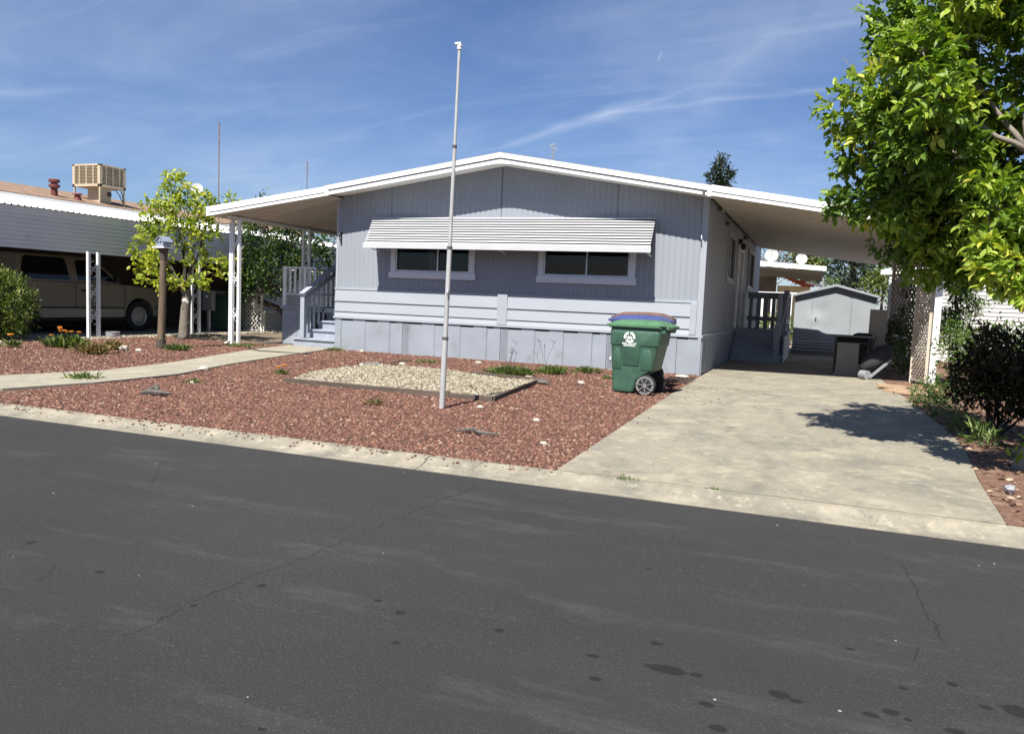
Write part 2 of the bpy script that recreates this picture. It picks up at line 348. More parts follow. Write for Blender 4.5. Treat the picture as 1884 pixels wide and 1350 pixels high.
def asphalt():
    mt, nt, b = newmat('street_asphalt')
    L = nt.links
    def ma(op, a, b_=None, c=None):
        n = nt.nodes.new('ShaderNodeMath'); n.operation = op
        for i, v in enumerate((a, b_, c)):
            if v is None: continue
            if isinstance(v, (int, float)): n.inputs[i].default_value = v
            else: L.new(v, n.inputs[i])
        return n.outputs[0]
    out, nz, mp = noise_mix(nt, (.0215, .0213, .0205), (.0305, .0302, .029), .55, .3, .7, 9, stretch=(.8, 1.3, 1))
    # wear streaks running along the street
    out, _, _ = noise_mix(nt, out, (.068, .066, .062), 1.5, .53, .82, 9, stretch=(.5, 1.9, 1), rough=.78)
    out, _, _ = noise_mix(nt, out, (.022, .022, .022), .35, .58, .8, 5)
    # aggregate: fine light and dark grains
    base_ = out
    out, _, _ = noise_mix(nt, out, (.085, .083, .078), 95, .56, .72, 3)
    out, _, _ = noise_mix(nt, out, (.062, .061, .058), 30, .58, .76, 5)
    nm = node(nt, 'ShaderNodeTexNoise', Scale=.7, Detail=6, Roughness=.7); L.new(mp.outputs[0], nm.inputs['Vector'])
    mm = nt.nodes.new('ShaderNodeMapRange'); mm.inputs[1].default_value = .38; mm.inputs[2].default_value = .66; mm.inputs[3].default_value = .25; L.new(nm.outputs[0], mm.inputs[0])
    mq = nt.nodes.new('ShaderNodeMix'); mq.data_type = 'RGBA'; L.new(mm.outputs[0], mq.inputs[0]); L.new(base_, mq.inputs[6]); L.new(out, mq.inputs[7]); out = mq.outputs[2]
    out, _, _ = noise_mix(nt, out, (.014, .014, .014), 120, .58, .70, 2)
    vo = node(nt, 'ShaderNodeTexVoronoi', Scale=9.0); L.new(mp.outputs[0], vo.inputs['Vector'])
    tcn = nt.nodes.new('ShaderNodeTexCoord')
    vo2 = node(nt, 'ShaderNodeTexVoronoi', Scale=5.5); L.new(tcn.outputs['Object'], vo2.inputs['Vector'])
    fl = ma('LESS_THAN', vo2.outputs['Distance'], .036)
    wn_ = node(nt, 'ShaderNodeTexWhiteNoise'); wn_.noise_dimensions = '3D'; L.new(vo2.outputs['Position'], wn_.inputs['Vector'])
    fl = ma('MULTIPLY', fl, ma('GREATER_THAN', wn_.outputs['Value'], .62))
    mx = nt.nodes.new('ShaderNodeMix'); mx.data_type = 'RGBA'; L.new(fl, mx.inputs[0]); L.new(out, mx.inputs[6]); mx.inputs[7].default_value = (.30, .295, .275, 1)
    out = mx.outputs[2]
    # oil drips (their own places on the street), edges broken by noise
    nd = node(nt, 'ShaderNodeTexNoise', Scale=14, Detail=3); L.new(tcn.outputs['Object'], nd.inputs['Vector'])
    dis = ma('MULTIPLY', ma('SUBTRACT', nd.outputs[0], .5), .03)
    spots = OIL
    acc = None
    for (x, y, rx, ry) in spots:
        vm = nt.nodes.new('ShaderNodeVectorMath'); vm.operation = 'SUBTRACT'
        L.new(tcn.outputs['Object'], vm.inputs[0]); vm.inputs[1].default_value = (x, y, 0)
        vs = nt.nodes.new('ShaderNodeVectorMath'); vs.operation = 'MULTIPLY'
        L.new(vm.outputs[0], vs.inputs[0]); vs.inputs[1].default_value = (ry / rx, 1, 0)
        ln = nt.nodes.new('ShaderNodeVectorMath'); ln.operation = 'LENGTH'; L.new(vs.outputs[0], ln.inputs[0])
        d = ma('SUBTRACT', ln.outputs['Value'], ry)
        acc = d if acc is None else ma('MINIMUM', acc, d)
    d = ma('ADD', acc, dis)
    mr = nt.nodes.new('ShaderNodeMapRange'); mr.inputs[1].default_value = .004; mr.inputs[2].default_value = -.004
    mr.inputs[3].default_value = 0; mr.inputs[4].default_value = .8
    L.new(d, mr.inputs[0])
    mx = nt.nodes.new('ShaderNodeMix'); mx.data_type = 'RGBA'; L.new(mr.outputs[0], mx.inputs[0]); L.new(out, mx.inputs[6]); mx.inputs[7].default_value = (.005, .005, .0055, 1)
    out = mx.outputs[2]
    # hairline cracks: distance to segments, wandering with noise
    n2 = node(nt, 'ShaderNodeTexNoise', Scale=2.2, Detail=8, Roughness=.65); L.new(tcn.outputs['Object'], n2.inputs['Vector'])
    acc = None
    sp = nt.nodes.new('ShaderNodeSeparateXYZ'); L.new(tcn.outputs['Object'], sp.inputs[0])
    for (x0, y0, x1, y1, amp) in CRACKS:
        ln_ = math.hypot(x1 - x0, y1 - y0); ux, uy = (x1 - x0) / ln_, (y1 - y0) / ln_
        t = ma('ADD', ma('MULTIPLY', ma('SUBTRACT', sp.outputs[0], x0), ux), ma('MULTIPLY', ma('SUBTRACT', sp.outputs[1], y0), uy))
        s_ = ma('ADD', ma('MULTIPLY', ma('SUBTRACT', sp.outputs[0], x0), -uy), ma('MULTIPLY', ma('SUBTRACT', sp.outputs[1], y0), ux))
        s_ = ma('ABSOLUTE', ma('ADD', s_, ma('MULTIPLY', ma('SUBTRACT', n2.outputs[0], .5), amp)))
        ov = ma('MAXIMUM', ma('SUBTRACT', 0.0, t), ma('SUBTRACT', t, ln_)); ov = ma('MAXIMUM', ov, 0.0)
        dd = ma('ADD', s_, ov)
        acc = dd if acc is None else ma('MINIMUM', acc, dd)
    mr = nt.nodes.new('ShaderNodeMapRange'); mr.inputs[1].default_value = .007; mr.inputs[2].default_value = .001
    mr.inputs[3].default_value = 0; mr.inputs[4].default_value = .6
    L.new(acc, mr.inputs[0])
    gate = ma('MULTIPLY', mr.outputs[0], ma('GREATER_THAN', nz.outputs[0], .40))
    mx = nt.nodes.new('ShaderNodeMix'); mx.data_type = 'RGBA'; L.new(gate, mx.inputs[0]); L.new(out, mx.inputs[6]); mx.inputs[7].default_value = (.005, .005, .005, 1)
    out = mx.outputs[2]
    h = node(nt, 'ShaderNodeTexNoise', Scale=110, Detail=5, Roughness=.7); L.new(tcn.outputs['Object'], h.inputs['Vector'])
    bp = node(nt, 'ShaderNodeBump', Strength=.8, Distance=.008)
    L.new(h.outputs[0], bp.inputs['Height']); L.new(bp.outputs[0], b.inputs['Normal'])
    L.new(out, b.inputs['Base Color'])
    rr = ma('SUBTRACT', .86, ma('MULTIPLY', mr.outputs[0], 0.0)); L.new(rr, b.inputs['Roughness'])
    b.inputs['Specular IOR Level'].default_value = .35
    return mt
OIL = [(-0.436, 2.861, 0.073, 0.036), (-0.334, 2.864, 0.022, 0.018), (-0.041, 2.846, 0.038, 0.03), (0.013, 2.822, 0.021, 0.013), (-0.712, 2.844, 0.025, 0.015), (-0.665, 2.67, 0.023, 0.017), (-0.516, 3.07, 0.024, 0.015), (-0.269, 2.662, 0.026, 0.018), (-0.214, 2.521, 0.028, 0.022), (0.203, 3.373, 0.02, 0.014), (0.252, 2.837, 0.029, 0.019), (0.319, 2.885, 0.024, 0.02), (0.366, 2.857, 0.016, 0.013), (0.549, 3.216, 0.02, 0.02), (0.631, 3.071, 0.023, 0.018), (0.734, 3.092, 0.06, 0.044), (0.5, 2.84, 0.032, 0.022), (0.374, 3.1, 0.014, 0.011), (-1.127, 2.901, 0.024, 0.019), (-1.572, 2.874, 0.021, 0.019), (-1.728, 2.943, 0.017, 0.015), (-2.285, 2.86, 0.022, 0.02), (-1.446, 2.611, 0.015, 0.012), (-1.512, 1.899, 0.017, 0.01), (-3.046, 2.659, 0.023, 0.019), (-3.694, 2.808, 0.022, 0.024), (-0.724, 3.945, 0.022, 0.014), (-2.385, 2.55, 0.016, 0.015), (-0.484, 2.861, 0.041, 0.018)]
CRACKS = [(-2.19, 5.41, -2.31, 3.95, 0.3), (-2.31, 3.95, -2.38, 2.82, 0.25), (-2.38, 2.82, -2.42, 2.19, 0.3), (-2.42, 2.19, -2.43, 1.84, 0.3), (0.51, 4.66, 0.55, 4.08, 0.15), (0.55, 4.08, 0.57, 3.63, 0.2), (0.46, 3.52, 0.43, 3.37, 0.1), (-4.59, 4.58, -4.14, 4.03, 0.1), (-3.3, 2.63, -3.18, 2.45, 0.2), (-2.77, 2.18, -2.66, 1.96, 0.2)]

# ------------------------------------------------------------------ mesh helpers
def tag(o, label=None, cat=None, group=None, kind=None):
    if label: o['label'] = label
    if cat: o['category'] = cat
    if group: o['group'] = group
    if kind: o['kind'] = kind
    return o
ORG = {}
def root(o):
    while o.parent: o = o.parent
    return o
def thing(name, label, cat, loc=(0, 0, 0), rz=0, group=None):
    o = bpy.data.objects.new(name, None); COL.objects.link(o)
    o.empty_display_size = .2
    o.location = loc; o.rotation_euler = (0, 0, rz)
    ORG[o.name] = Vector(loc) if rz == 0 else Vector((0, 0, 0))
    return tag(o, label, cat, group)
class MB:
    """collects faces; built as ONE mesh. Under an unrotated thing coordinates are world ones."""
    def __init__(s): s.v = []; s.f = []
    def add(s, vs, fs):
        n = len(s.v); s.v += [tuple(v) for v in vs]; s.f += [tuple(i + n for i in f) for f in fs]; return s
    def box(s, x0, x1, y0, y1, z0, z1):
        vs = [(x, y, z) for z in (z0, z1) for y in (y0, y1) for x in (x0, x1)]
        return s.add(vs, [(0, 2, 3, 1), (4, 5, 7, 6), (0, 1, 5, 4), (2, 6, 7, 3), (0, 4, 6, 2), (1, 3, 7, 5)])
    def obox(s, c, ax, ay, az, hx, hy, hz):
        c = Vector(c); ax = Vector(ax).normalized() * hx; ay = Vector(ay).normalized() * hy; az = Vector(az).normalized() * hz
        vs = [c + i * ax + j * ay + k * az for k in (-1, 1) for j in (-1, 1) for i in (-1, 1)]
        return s.add(vs, [(0, 2, 3, 1), (4, 5, 7, 6), (0, 1, 5, 4), (2, 6, 7, 3), (0, 4, 6, 2), (1, 3, 7, 5)])
    def bar(s, p0, p1, w, h, upv=(0, 0, 1)):
        p0 = Vector(p0); p1 = Vector(p1); d = p1 - p0
        u = Vector(upv)
        if abs(d.normalized().dot(u)) > .98: u = Vector((1, 0, 0))
        sx = d.cross(u).normalized(); uu = sx.cross(d).normalized()
        return s.obox((p0 + p1) / 2, d, sx, uu, d.length / 2, w / 2, h / 2)
    def prism(s, poly, axis, a, b):
        """poly: 2D points; axis x -> (y,z), y -> (x,z), z -> (x,y)"""
        def P(p, t):
            return {'x': (t, p[0], p[1]), 'y': (p[0], t, p[1]), 'z': (p[0], p[1], t)}[axis]
        n = len(poly)
        vs = [P(p, a) for p in poly] + [P(p, b) for p in poly]
        fs = [tuple(range(n)), tuple(range(2 * n - 1, n - 1, -1))]
        fs += [(i, i + n, (i + 1) % n + n, (i + 1) % n) for i in range(n)]
        return s.add(vs, fs)
    def tube(s, pts, rs, n=8, cap=True):
        pts = [Vector(p) for p in pts]
        if isinstance(rs, (int, float)): rs = [rs] * len(pts)
        vs = []; fs = []; ref = Vector((0.13, 0.21, 1)).normalized()
        for i, p in enumerate(pts):
            a = pts[max(i - 1, 0)]; b = pts[min(i + 1, len(pts) - 1)]
            d = (b - a).normalized()
            r_ = ref if abs(d.dot(ref)) < .95 else Vector((1, 0, 0))
            u = d.cross(r_).normalized(); w = d.cross(u).normalized()
            for k in range(n):
                t = 2 * pi * k / n
                vs.append(p + rs[i] * (cos(t) * u + sin(t) * w))
        for i in range(len(pts) - 1):
            for k in range(n):
                a = i * n + k; b = i * n + (k + 1) % n
                fs.append((a, b, b + n, a + n))
        if cap: fs += [tuple(range(n)), tuple(range(len(vs) - 1, len(vs) - n - 1, -1))]
        return s.add(vs, fs)
    def lathe(s, prof, c, axis='z', n=24):
        vs = []; fs = []
        for r, h in prof:
            for k in range(n):
                t = 2 * pi * k / n; a, b = r * cos(t), r * sin(t)
                p = {'z': (a, b, h), 'x': (h, a, b), 'y': (a, h, b)}[axis]
                vs.append((c[0] + p[0], c[1] + p[1], c[2] + p[2]))
        for i in range(len(prof) - 1):
            for k in range(n):
                a = i * n + k; b = i * n + (k + 1) % n
                fs.append((a, b, b + n, a + n))
        fs.append(tuple(range(n))); fs.append(tuple(range((len(prof) - 1) * n, len(prof) * n)))
        return s.add(vs, fs)
    def quad(s, a, b, c, d): return s.add([a, b, c, d], [(0, 1, 2, 3)])
    def build(s, name, mat, parent=None, origin=None, bevel=0, smooth=False, auto=None):
        if parent is not None: off = ORG[root(parent).name]
        else:
            if origin is None:
                a = np.array(s.v); origin = ((a[:, 0].min() + a[:, 0].max()) / 2, (a[:, 1].min() + a[:, 1].max()) / 2, a[:, 2].min())
            off = Vector(origin)
        me = bpy.data.meshes.new(name)
        me.from_pydata([(v[0] - off[0], v[1] - off[1], v[2] - off[2]) for v in s.v], [], s.f)
        me.update()
        import bmesh
        bm = bmesh.new(); bm.from_mesh(me); bmesh.ops.recalc_face_normals(bm, faces=bm.faces[:])
        if bevel: bmesh.ops.bevel(bm, geom=bm.edges[:], offset=bevel, segments=2, affect='EDGES', profile=.5, clamp_overlap=True)
        bm.to_mesh(me); bm.free()
        if smooth: me.polygons.foreach_set('use_smooth', [True] * len(me.polygons))
        if auto is not None:
            me.polygons.foreach_set('use_smooth', [True] * len(me.polygons))
            try: me.set_sharp_from_angle(angle=auto)
            except Exception: pass
        me.materials.append(mat)
        o = bpy.data.objects.new(name, me); COL.objects.link(o)
        if parent is None: o.location = off; ORG[o.name] = off
        else: o.parent = parent
        return o
def struct(o): o['kind'] = 'structure'; return o
def copy_tree(o, parent=None):
    c = o.copy(); COL.objects.link(c); c.parent = parent
    for ch in o.children: copy_tree(ch, c)
    return c
def np_mesh(name, V, Fq, mat, tint=None, parent=None, smooth=False, origin=None):
    """V (N,3) world coords, Fq (K,k) constant face size; tint per vertex"""
    off = ORG[root(parent).name] if parent is not None else Vector(origin if origin is not None else (V[:, 0].mean(), V[:, 1].mean(), V[:, 2].min()))
    me = bpy.data.meshes.new(name)
    V = V - np.array(off)
    k = Fq.shape[1]
    me.vertices.add(len(V)); me.vertices.foreach_set('co', V.astype(np.float32).ravel())
    me.loops.add(Fq.size); me.loops.foreach_set('vertex_index', Fq.astype(np.int32).ravel())
    me.polygons.add(len(Fq)); me.polygons.foreach_set('loop_start', np.arange(0, Fq.size, k, dtype=np.int32))
    me.polygons.foreach_set('loop_total', np.full(len(Fq), k, dtype=np.int32))
    if smooth: me.polygons.foreach_set('use_smooth', np.ones(len(Fq), dtype=bool))
    me.update(calc_edges=True)
    if tint is not None:
        at = me.attributes.new('tint', 'FLOAT', 'POINT'); at.data.foreach_set('value', tint.astype(np.float32))
    me.materials.append(mat)
    o = bpy.data.objects.new(name, me); COL.objects.link(o)
    if parent is None: o.location = off; ORG[o.name] = off
    else: o.parent = parent
    return o

# one folded pointed leaf: base B, midrib Mi, tip T, sides
LEAF_V = np.array([(0, 0, 0), (.30, .5, .10), (.70, .42, .08), (1, 0, -.06), (.70, -.42, .08), (.30, -.5, .10), (.5, 0, 0)], float)
LEAF_F = np.array([(0, 6, 1), (1, 6, 2), (2, 6, 3), (3, 6, 4), (4, 6, 5), (5, 6, 0)])
LEAF4_V = np.array([(0, 0, 0), (.5, .5, .12), (1, 0, -.05), (.5, -.5, .12)], float)
LEAF4_F = np.array([(0, 1, 2), (0, 2, 3)])
def norm(a): return a / np.maximum(np.linalg.norm(a, axis=1, keepdims=True), 1e-9)
def leaf_cloud(name, P, D, L, W, mat, parent=None, tint=None, simple=False, droop=0.0, origin=None):
    """leaves at P pointing along D (both (N,3)); length L, width ratio W"""
    N = len(P)
    D = D + np.array((0, 0, -droop)); D = norm(D)
    upv = norm(RNG.normal(0, .45, (N, 3)) + np.array((0, 0, 1.0)))
    sd = norm(np.cross(upv, D)); nn = norm(np.cross(D, sd))
    Ls = L * RNG.uniform(.65, 1.2, N)
    BV, BF = (LEAF4_V, LEAF4_F) if simple else (LEAF_V, LEAF_F)
    k = len(BV)
    curl = RNG.uniform(-.1, .25, N)
    V = (P[:, None, :] + D[:, None, :] * (BV[None, :, 0:1] * Ls[:, None, None]) + sd[:, None, :] * (BV[None, :, 1:2] * (Ls * W)[:, None, None])
         + nn[:, None, :] * ((BV[None, :, 2:3] - curl[:, None, None] * BV[None, :, 0:1] ** 2) * Ls[:, None, None]))
    Fc = (BF[None] + (np.arange(N) * k)[:, None, None]).reshape(-1, 3)
    if tint is None: tint = RNG.uniform(0, 1, N)
    return np_mesh(name, V.reshape(-1, 3), Fc, mat, np.repeat(np.clip(tint, 0, 1), k), parent, origin=origin)
def blob_points(blobs, per, shell=.35, dens=None):
    """points in ellipsoids (x,y,z,r[,rz]) biased towards their skins; returns points and outward dirs"""
    P = []; D = []; B = []
    for i, b in enumerate(blobs):
        rz = b[4] if len(b) > 4 else b[3]
        n = max(3, int(per * (b[3] ** 2 * rz) ** (1 / 3.) ** 1 * 1)) if per > 0 else 3
        n = max(3, int(per * b[3] * rz * (dens[i] if dens else 1)))
        d = norm(RNG.normal(0, 1, (n, 3)))
        r = RNG.uniform(shell, 1, (n, 1)) ** .6 * RNG.uniform(.82, 1.12, (n, 1))
        P.append(np.array(b[:3]) + d * r * np.array((b[3], b[3], rz))); D.append(d); B.append(np.full(n, i))
    return np.concatenate(P), np.concatenate(D), np.concatenate(B)
def cluster_leaves(P, D, n, spread, splay=.9, upb=.25):
    """n leaves around each cluster point, radiating from its twig"""
    N = len(P)
    PP = np.repeat(P, n, 0) + RNG.normal(0, spread, (N * n, 3))
    DD = np.repeat(D, n, 0) * .55 + RNG.normal(0, splay * .6, (N * n, 3)) + np.array((0, 0, upb))
    return PP, norm(DD)
def limb(mb, a, b, r0, r1, n=6, wob=.06, seg=5, sag=0):
    a = Vector(a); b = Vector(b); L_ = (b - a).length
    pts = []
    for i in range(seg + 1):
        t = i / seg
        p = a.lerp(b, t)
        if 0 < i < seg: p += Vector([random.uniform(-1, 1) * wob * L_ for _ in range(3)]) * .6
        p.z += sag * 4 * t * (1 - t)
        pts.append(p)
    mb.tube(pts, [r0 + (r1 - r0) * i / seg for i in range(seg + 1)], n)
    return pts
ICO = None
def ico():
    t = (1 + 5 ** .5) / 2
    v = np.array([(-1, t, 0), (1, t, 0), (-1, -t, 0), (1, -t, 0), (0, -1, t), (0, 1, t), (0, -1, -t), (0, 1, -t), (t, 0, -1), (t, 0, 1), (-t, 0, -1), (-t, 0, 1)], float)
    v /= np.linalg.norm(v[0])
    f = np.array([(0, 11, 5), (0, 5, 1), (0, 1, 7), (0, 7, 10), (0, 10, 11), (1, 5, 9), (5, 11, 4), (11, 10, 2), (10, 7, 6), (7, 1, 8), (3, 9, 4), (3, 4, 2), (3, 2, 6), (3, 6, 8), (3, 8, 9), (4, 9, 5), (2, 4, 11), (6, 2, 10), (8, 6, 7), (9, 8, 1)])
    return v, f
def rocks(name, XY, z, size, mat, flat=.7, jag=.25, zj=.4, smooth=False, tint=None, parent=None, origin=None):
    v, f = ico(); N = len(XY)
    q = RNG.normal(0, 1, (N, 4)); q /= np.linalg.norm(q, axis=1, keepdims=True)
    w, x, y, zz = q.T
    Rm = np.stack([1 - 2 * (y * y + zz * zz), 2 * (x * y - zz * w), 2 * (x * zz + y * w), 2 * (x * y + zz * w), 1 - 2 * (x * x + zz * zz), 2 * (y * zz - x * w),
                   2 * (x * zz - y * w), 2 * (y * zz + x * w), 1 - 2 * (x * x + y * y)], -1).reshape(N, 3, 3)
    sc = np.stack([RNG.uniform(.8, 1.25, N), RNG.uniform(.7, 1.1, N), RNG.uniform(.55, .95, N)], -1)
    V = v[None] * (1 + RNG.uniform(-jag, jag, (N, 12, 1))) * sc[:, None, :]
    V = np.einsum('nij,nkj->nki', Rm, V)
    s = size if np.ndim(size) else np.full(N, size)
    V = V * s[:, None, None] * np.array((1, 1, flat))
    V[:, :, 0] += XY[:, 0:1]; V[:, :, 1] += XY[:, 1:2]; V[:, :, 2] += (z + s * flat * RNG.uniform(-.1, zj, N))[:, None]
    Fc = (f[None] + (np.arange(N) * 12)[:, None, None]).reshape(-1, 3)
    if tint is None: tint = RNG.uniform(0, 1, N)
    return np_mesh(name, V.reshape(-1, 3), Fc, mat, np.repeat(tint, 12), parent, smooth, origin=origin)
def inpoly(XY, poly):
    x, y = XY[:, 0], XY[:, 1]; c = np.zeros(len(XY), bool); n = len(poly)
    for i in range(n):
        x0, y0 = poly[i]; x1, y1 = poly[(i + 1) % n]
        if y0 == y1: continue
        c ^= ((y0 > y) != (y1 > y)) & (x < (x1 - x0) * (y - y0) / (y1 - y0) + x0)
    return c
def zrect(x0, x1, y0, y1, z): return MB().quad((x0, y0, z), (x1, y0, z), (x1, y1, z), (x0, y1, z))

# ================================================================== SETTING
struct(zrect(-1500, 1500, -1500, 1500, -.14).build('ground', M['soil'], origin=(0, 0, -.14)))
struct(zrect(-70, 70, 5.60, 140, -.012).build('lot_ground', M['soil'], origin=(0, 20, -.012)))
struct(zrect(-70, 70, -9.0, -4.0, -.012).build('opposite_lot_ground', M['soil'], origin=(0, -6, -.012)))
st = MB(); st.box(-70, 70, -4.0, 5.42, -.13, -.055)
st_o = struct(st.build('street', asphalt(), origin=(0, 0, -.055)))
# rolled curb; a joint every three metres, lowered in front of the driveway
cprof = [(5.36, -.13), (5.36, -.052), (5.46, -.046), (5.54, -.024), (5.59, .004), (5.64, .012), (5.655, .006), (5.655, -.13)]
cb = MB()
xs = [-70, -52, -40, -31, -24, -18, -12.5, -9.2, -2.85, 3.6, 6.8, 10, 16, 24, 34, 50, 70]
for a, b in zip(xs[:-1], xs[1:]): cb.prism(cprof, 'x', a + .004, b - .004)
struct(cb.build('curb', M['curb'], origin=(0, 5.5, 0)))
# driveway slabs with control joints
dl = [(-1.79, 5.66), (-1.87, 8.6), (-1.95, 11.6), (-2.0, 15.0), (-2.02, 19), (-2.03, 31)]
dr = [(1.18, 5.66), (1.26, 7.1), (1.40, 8.6), (1.44, 9.8), (1.38, 11.6), (1.36, 13.2), (1.24, 15.0), (1.22, 19), (1.22, 31)]
def xat(pl, y):
    for (xa, ya), (xb, yb) in zip(pl[:-1], pl[1:]):
        if ya <= y <= yb: return xa + (xb - xa) * (y - ya) / (yb - ya)
    return pl[-1][0]
dv = MB()
ys = [5.66, 12.35, 14.2, 19.5, 25.0, 31.0]
for a, b in zip(ys[:-1], ys[1:]):
    yy = sorted(set([a + .009, b - .009] + [p[1] for p in dl + dr if a < p[1] < b]))
    poly = [(xat(dl, y), y) for y in yy] + [(xat(dr, y), y) for y in reversed(yy)]
    dv.prism(poly, 'z', -.1, .014)
struct(dv.build('driveway', M['drive'], origin=(0, 12, 0)))
# walkway to the porch steps
wl_ = [(-10.9, 5.66), (-9.95, 7.1), (-9.62, 8.5), (-9.9, 10.0), (-10.55, 11.9), (-11.1, 13.6), (-11.42, 15.17)]
wr_ = [(-9.55, 5.66), (-8.72, 6.3), (-8.50, 7.4), (-8.55, 8.8), (-9.12, 10.5), (-9.75, 13.0), (-10.0, 14.3), (-10.22, 15.17)]
path_poly = wl_ + wr_[::-1]
struct(MB().prism(path_poly, 'z', -.08, .03).build('walkway', M['walk'], origin=(-10, 10, 0)))
struct(MB().box(-24, -15.75, 8.0, 23, -.09, .006).build('carport_slab', M['slab'], origin=(-19, 15, 0)))
# beds
bedA = [(-8.4, 5.66), (-1.80, 5.66), (-2.0, 15.16), (-9.9, 15.16), (-8.9, 10), (-8.4, 7.6), (-8.6, 6.3)]
struct(MB().prism([(-15.9, 5.66), (-1.80, 5.66), (-1.88, 8.6), (-1.96, 11.6), (-2.02, 15.16), (-15.9, 15.16)], 'z', -.08, .0).build('rock_bed_base', M['lava_base'], origin=(-8, 10, 0)))
struct(MB().prism([(1.19, 5.66), (1.27, 7.1), (1.41, 8.6), (1.45, 9.8), (1.39, 11.6), (1.37, 13.2), (1.25, 15), (1.23, 19), (1.23, 30), (14, 30), (14, 5.66)], 'z', -.08, .004).build('mulch_bed', M['mulch'], origin=(5, 10, 0)))
pebble = [(-6.90, 9.15), (-3.80, 9.15), (-4.12, 11.75), (-7.45, 12.35), (-7.62, 11.6)]
def lava(nx, x0, x1, y0, y1, s0, s1):
    XY = np.stack([RNG.uniform(x0, x1, nx), RNG.uniform(y0, y1, nx)], -1)
    k = ~inpoly(XY, path_poly) & ~inpoly(XY, pebble)
    k &= XY[:, 0] < np.interp(XY[:, 1], [5.66, 8.6, 11.6, 15.0], [-1.80, -1.88, -1.96, -2.01]) + RNG.normal(0, .02, nx)
    k &= XY[:, 1] > 5.64 + np.abs(RNG.normal(0, .01, nx))
    XY = XY[k]
    return XY, RNG.uniform(s0, s1, len(XY)) ** 1
a1, s1 = lava(34000, -8.6, -1.7, 5.6, 8.2, .008, .023)
a2, s2 = lava(30000, -9.8, -1.7, 8.2, 11.5, .010, .026)
a3, s3 = lava(16000, -10.4, -1.7, 11.5, 15.17, .013, .030)
b1, s4 = lava(17000, -15.6, -9.0, 5.7, 11, .012, .030)
b2, s5 = lava(12000, -15.6, -9.4, 11, 15.2, .016, .034)
XY = np.concatenate([a1, a2, a3, b1, b2]); SZ = np.concatenate([s1, s2, s3, s4, s5])
lv = rocks('lava_rock', XY, 0.0, SZ, M['lava'], .7, .32, .25)
tag(lv, kind='stuff')
tag(lv, 'crushed red lava rock covering the front yard', 'gravel')
n_ = 420
XYs = np.concatenate([np.stack([RNG.uniform(-9, -1.8, n_), RNG.normal(5.62, .05, n_)], -1), np.stack([RNG.normal(-1.85, .12, 60), RNG.uniform(5.8, 16, 60)], -1), np.stack([RNG.uniform(-1.8, -.6, 26), RNG.uniform(10.5, 13.2, 26)], -1)])
XYs = XYs[(XYs[:, 1] > 5.44)]
zz_ = np.where(XYs[:, 1] < 5.66, np.interp(XYs[:, 1], [5.46, 5.54, 5.59, 5.66], [-.045, -.022, .004, .012]), .014)
sr = rocks('stray_lava_rock', XYs, zz_, RNG.uniform(.005, .017, len(XYs)), M['lava'], .7, .3, .4)
tag(sr, 'red rock crumbs strewn along the curb and the driveway edge', 'gravel', kind='stuff')
# pebbles along the neighbour slab
n_ = 2600
XYp = np.stack([RNG.normal(-15.55, .14, n_), RNG.uniform(8.5, 22, n_)], -1)
pe = rocks('pebble_edging', XYp, 0.0, RNG.uniform(.02, .045, n_), M['river'], .8, .12, .4)
tag(pe, 'pale pebbles scattered along the edge of the neighbouring carport slab', 'pebbles', kind='stuff')
n_ = 19000
XYp = np.stack([RNG.uniform(-7.7, -3.7, n_), RNG.uniform(9.1, 12.4, n_)], -1)
XYp = XYp[inpoly(XYp, pebble)]
pb = rocks('river_pebbles', XYp, .03 + .03 * np.sin(XYp[:, 0] * 2.3) * np.cos(XYp[:, 1] * 1.9), RNG.uniform(.013, .034, len(XYp)), M['river'], .8, .10, .5, smooth=True)
tag(pb, 'tan river pebbles filling the timber edged bed', 'pebbles', kind='stuff')
struct(MB().prism(pebble, 'z', -.05, .006).build('pebble_bed_base', M['lava_base'], origin=(-5.5, 10.5, 0)))
n_ = 5000
XYp = np.stack([RNG.uniform(1.2, 6, n_), RNG.uniform(5.7, 14, n_)], -1)
XYp = XYp[XYp[:, 0] > np.interp(XYp[:, 1], [5.66, 7.1, 8.6, 9.8, 11.6, 13.2, 15], [1.22, 1.30, 1.44, 1.48, 1.42, 1.40, 1.28])]
# bark chips: flat slivers
dch = norm(np.concatenate([RNG.normal(0, 1, (len(XYp), 2)), RNG.normal(0, .12, (len(XYp), 1))], 1))
chips_m = rock_mat('bark_chip', [(0, (.06, .03, .02)), (.4, (.14, .07, .045)), (.8, (.28, .19, .12)), (1, (.46, .36, .25))])
ch = leaf_cloud('bark_chips', np.concatenate([XYp, np.full((len(XYp), 1), .012)], 1), dch, .055, .45, chips_m, simple=True)
tag(ch, 'brown bark chips and dry leaves beside the driveway', 'mulch', kind='stuff')

# timber edging of the pebble bed
te = thing('timber_edging', 'dark timber edging around the pebble bed by the flagpole', 'bed edging', (-5.6, 9.1, 0))
for (a, b) in (((-6.93, 9.10), (-3.76, 9.10)), ((-3.76, 9.12), (-4.06, 11.78)), ((-4.1, 11.80), (-5.4, 12.02))):
    MB().bar((a[0], a[1], .032), (b[0], b[1], .032), .038, .075).build('edging_board', M['dark_wood'], te, bevel=.004)
MB().box(-4.45, -4.37, 9.075, 9.125, -.02, .085).build('edging_stake', M['dark_wood'], te)
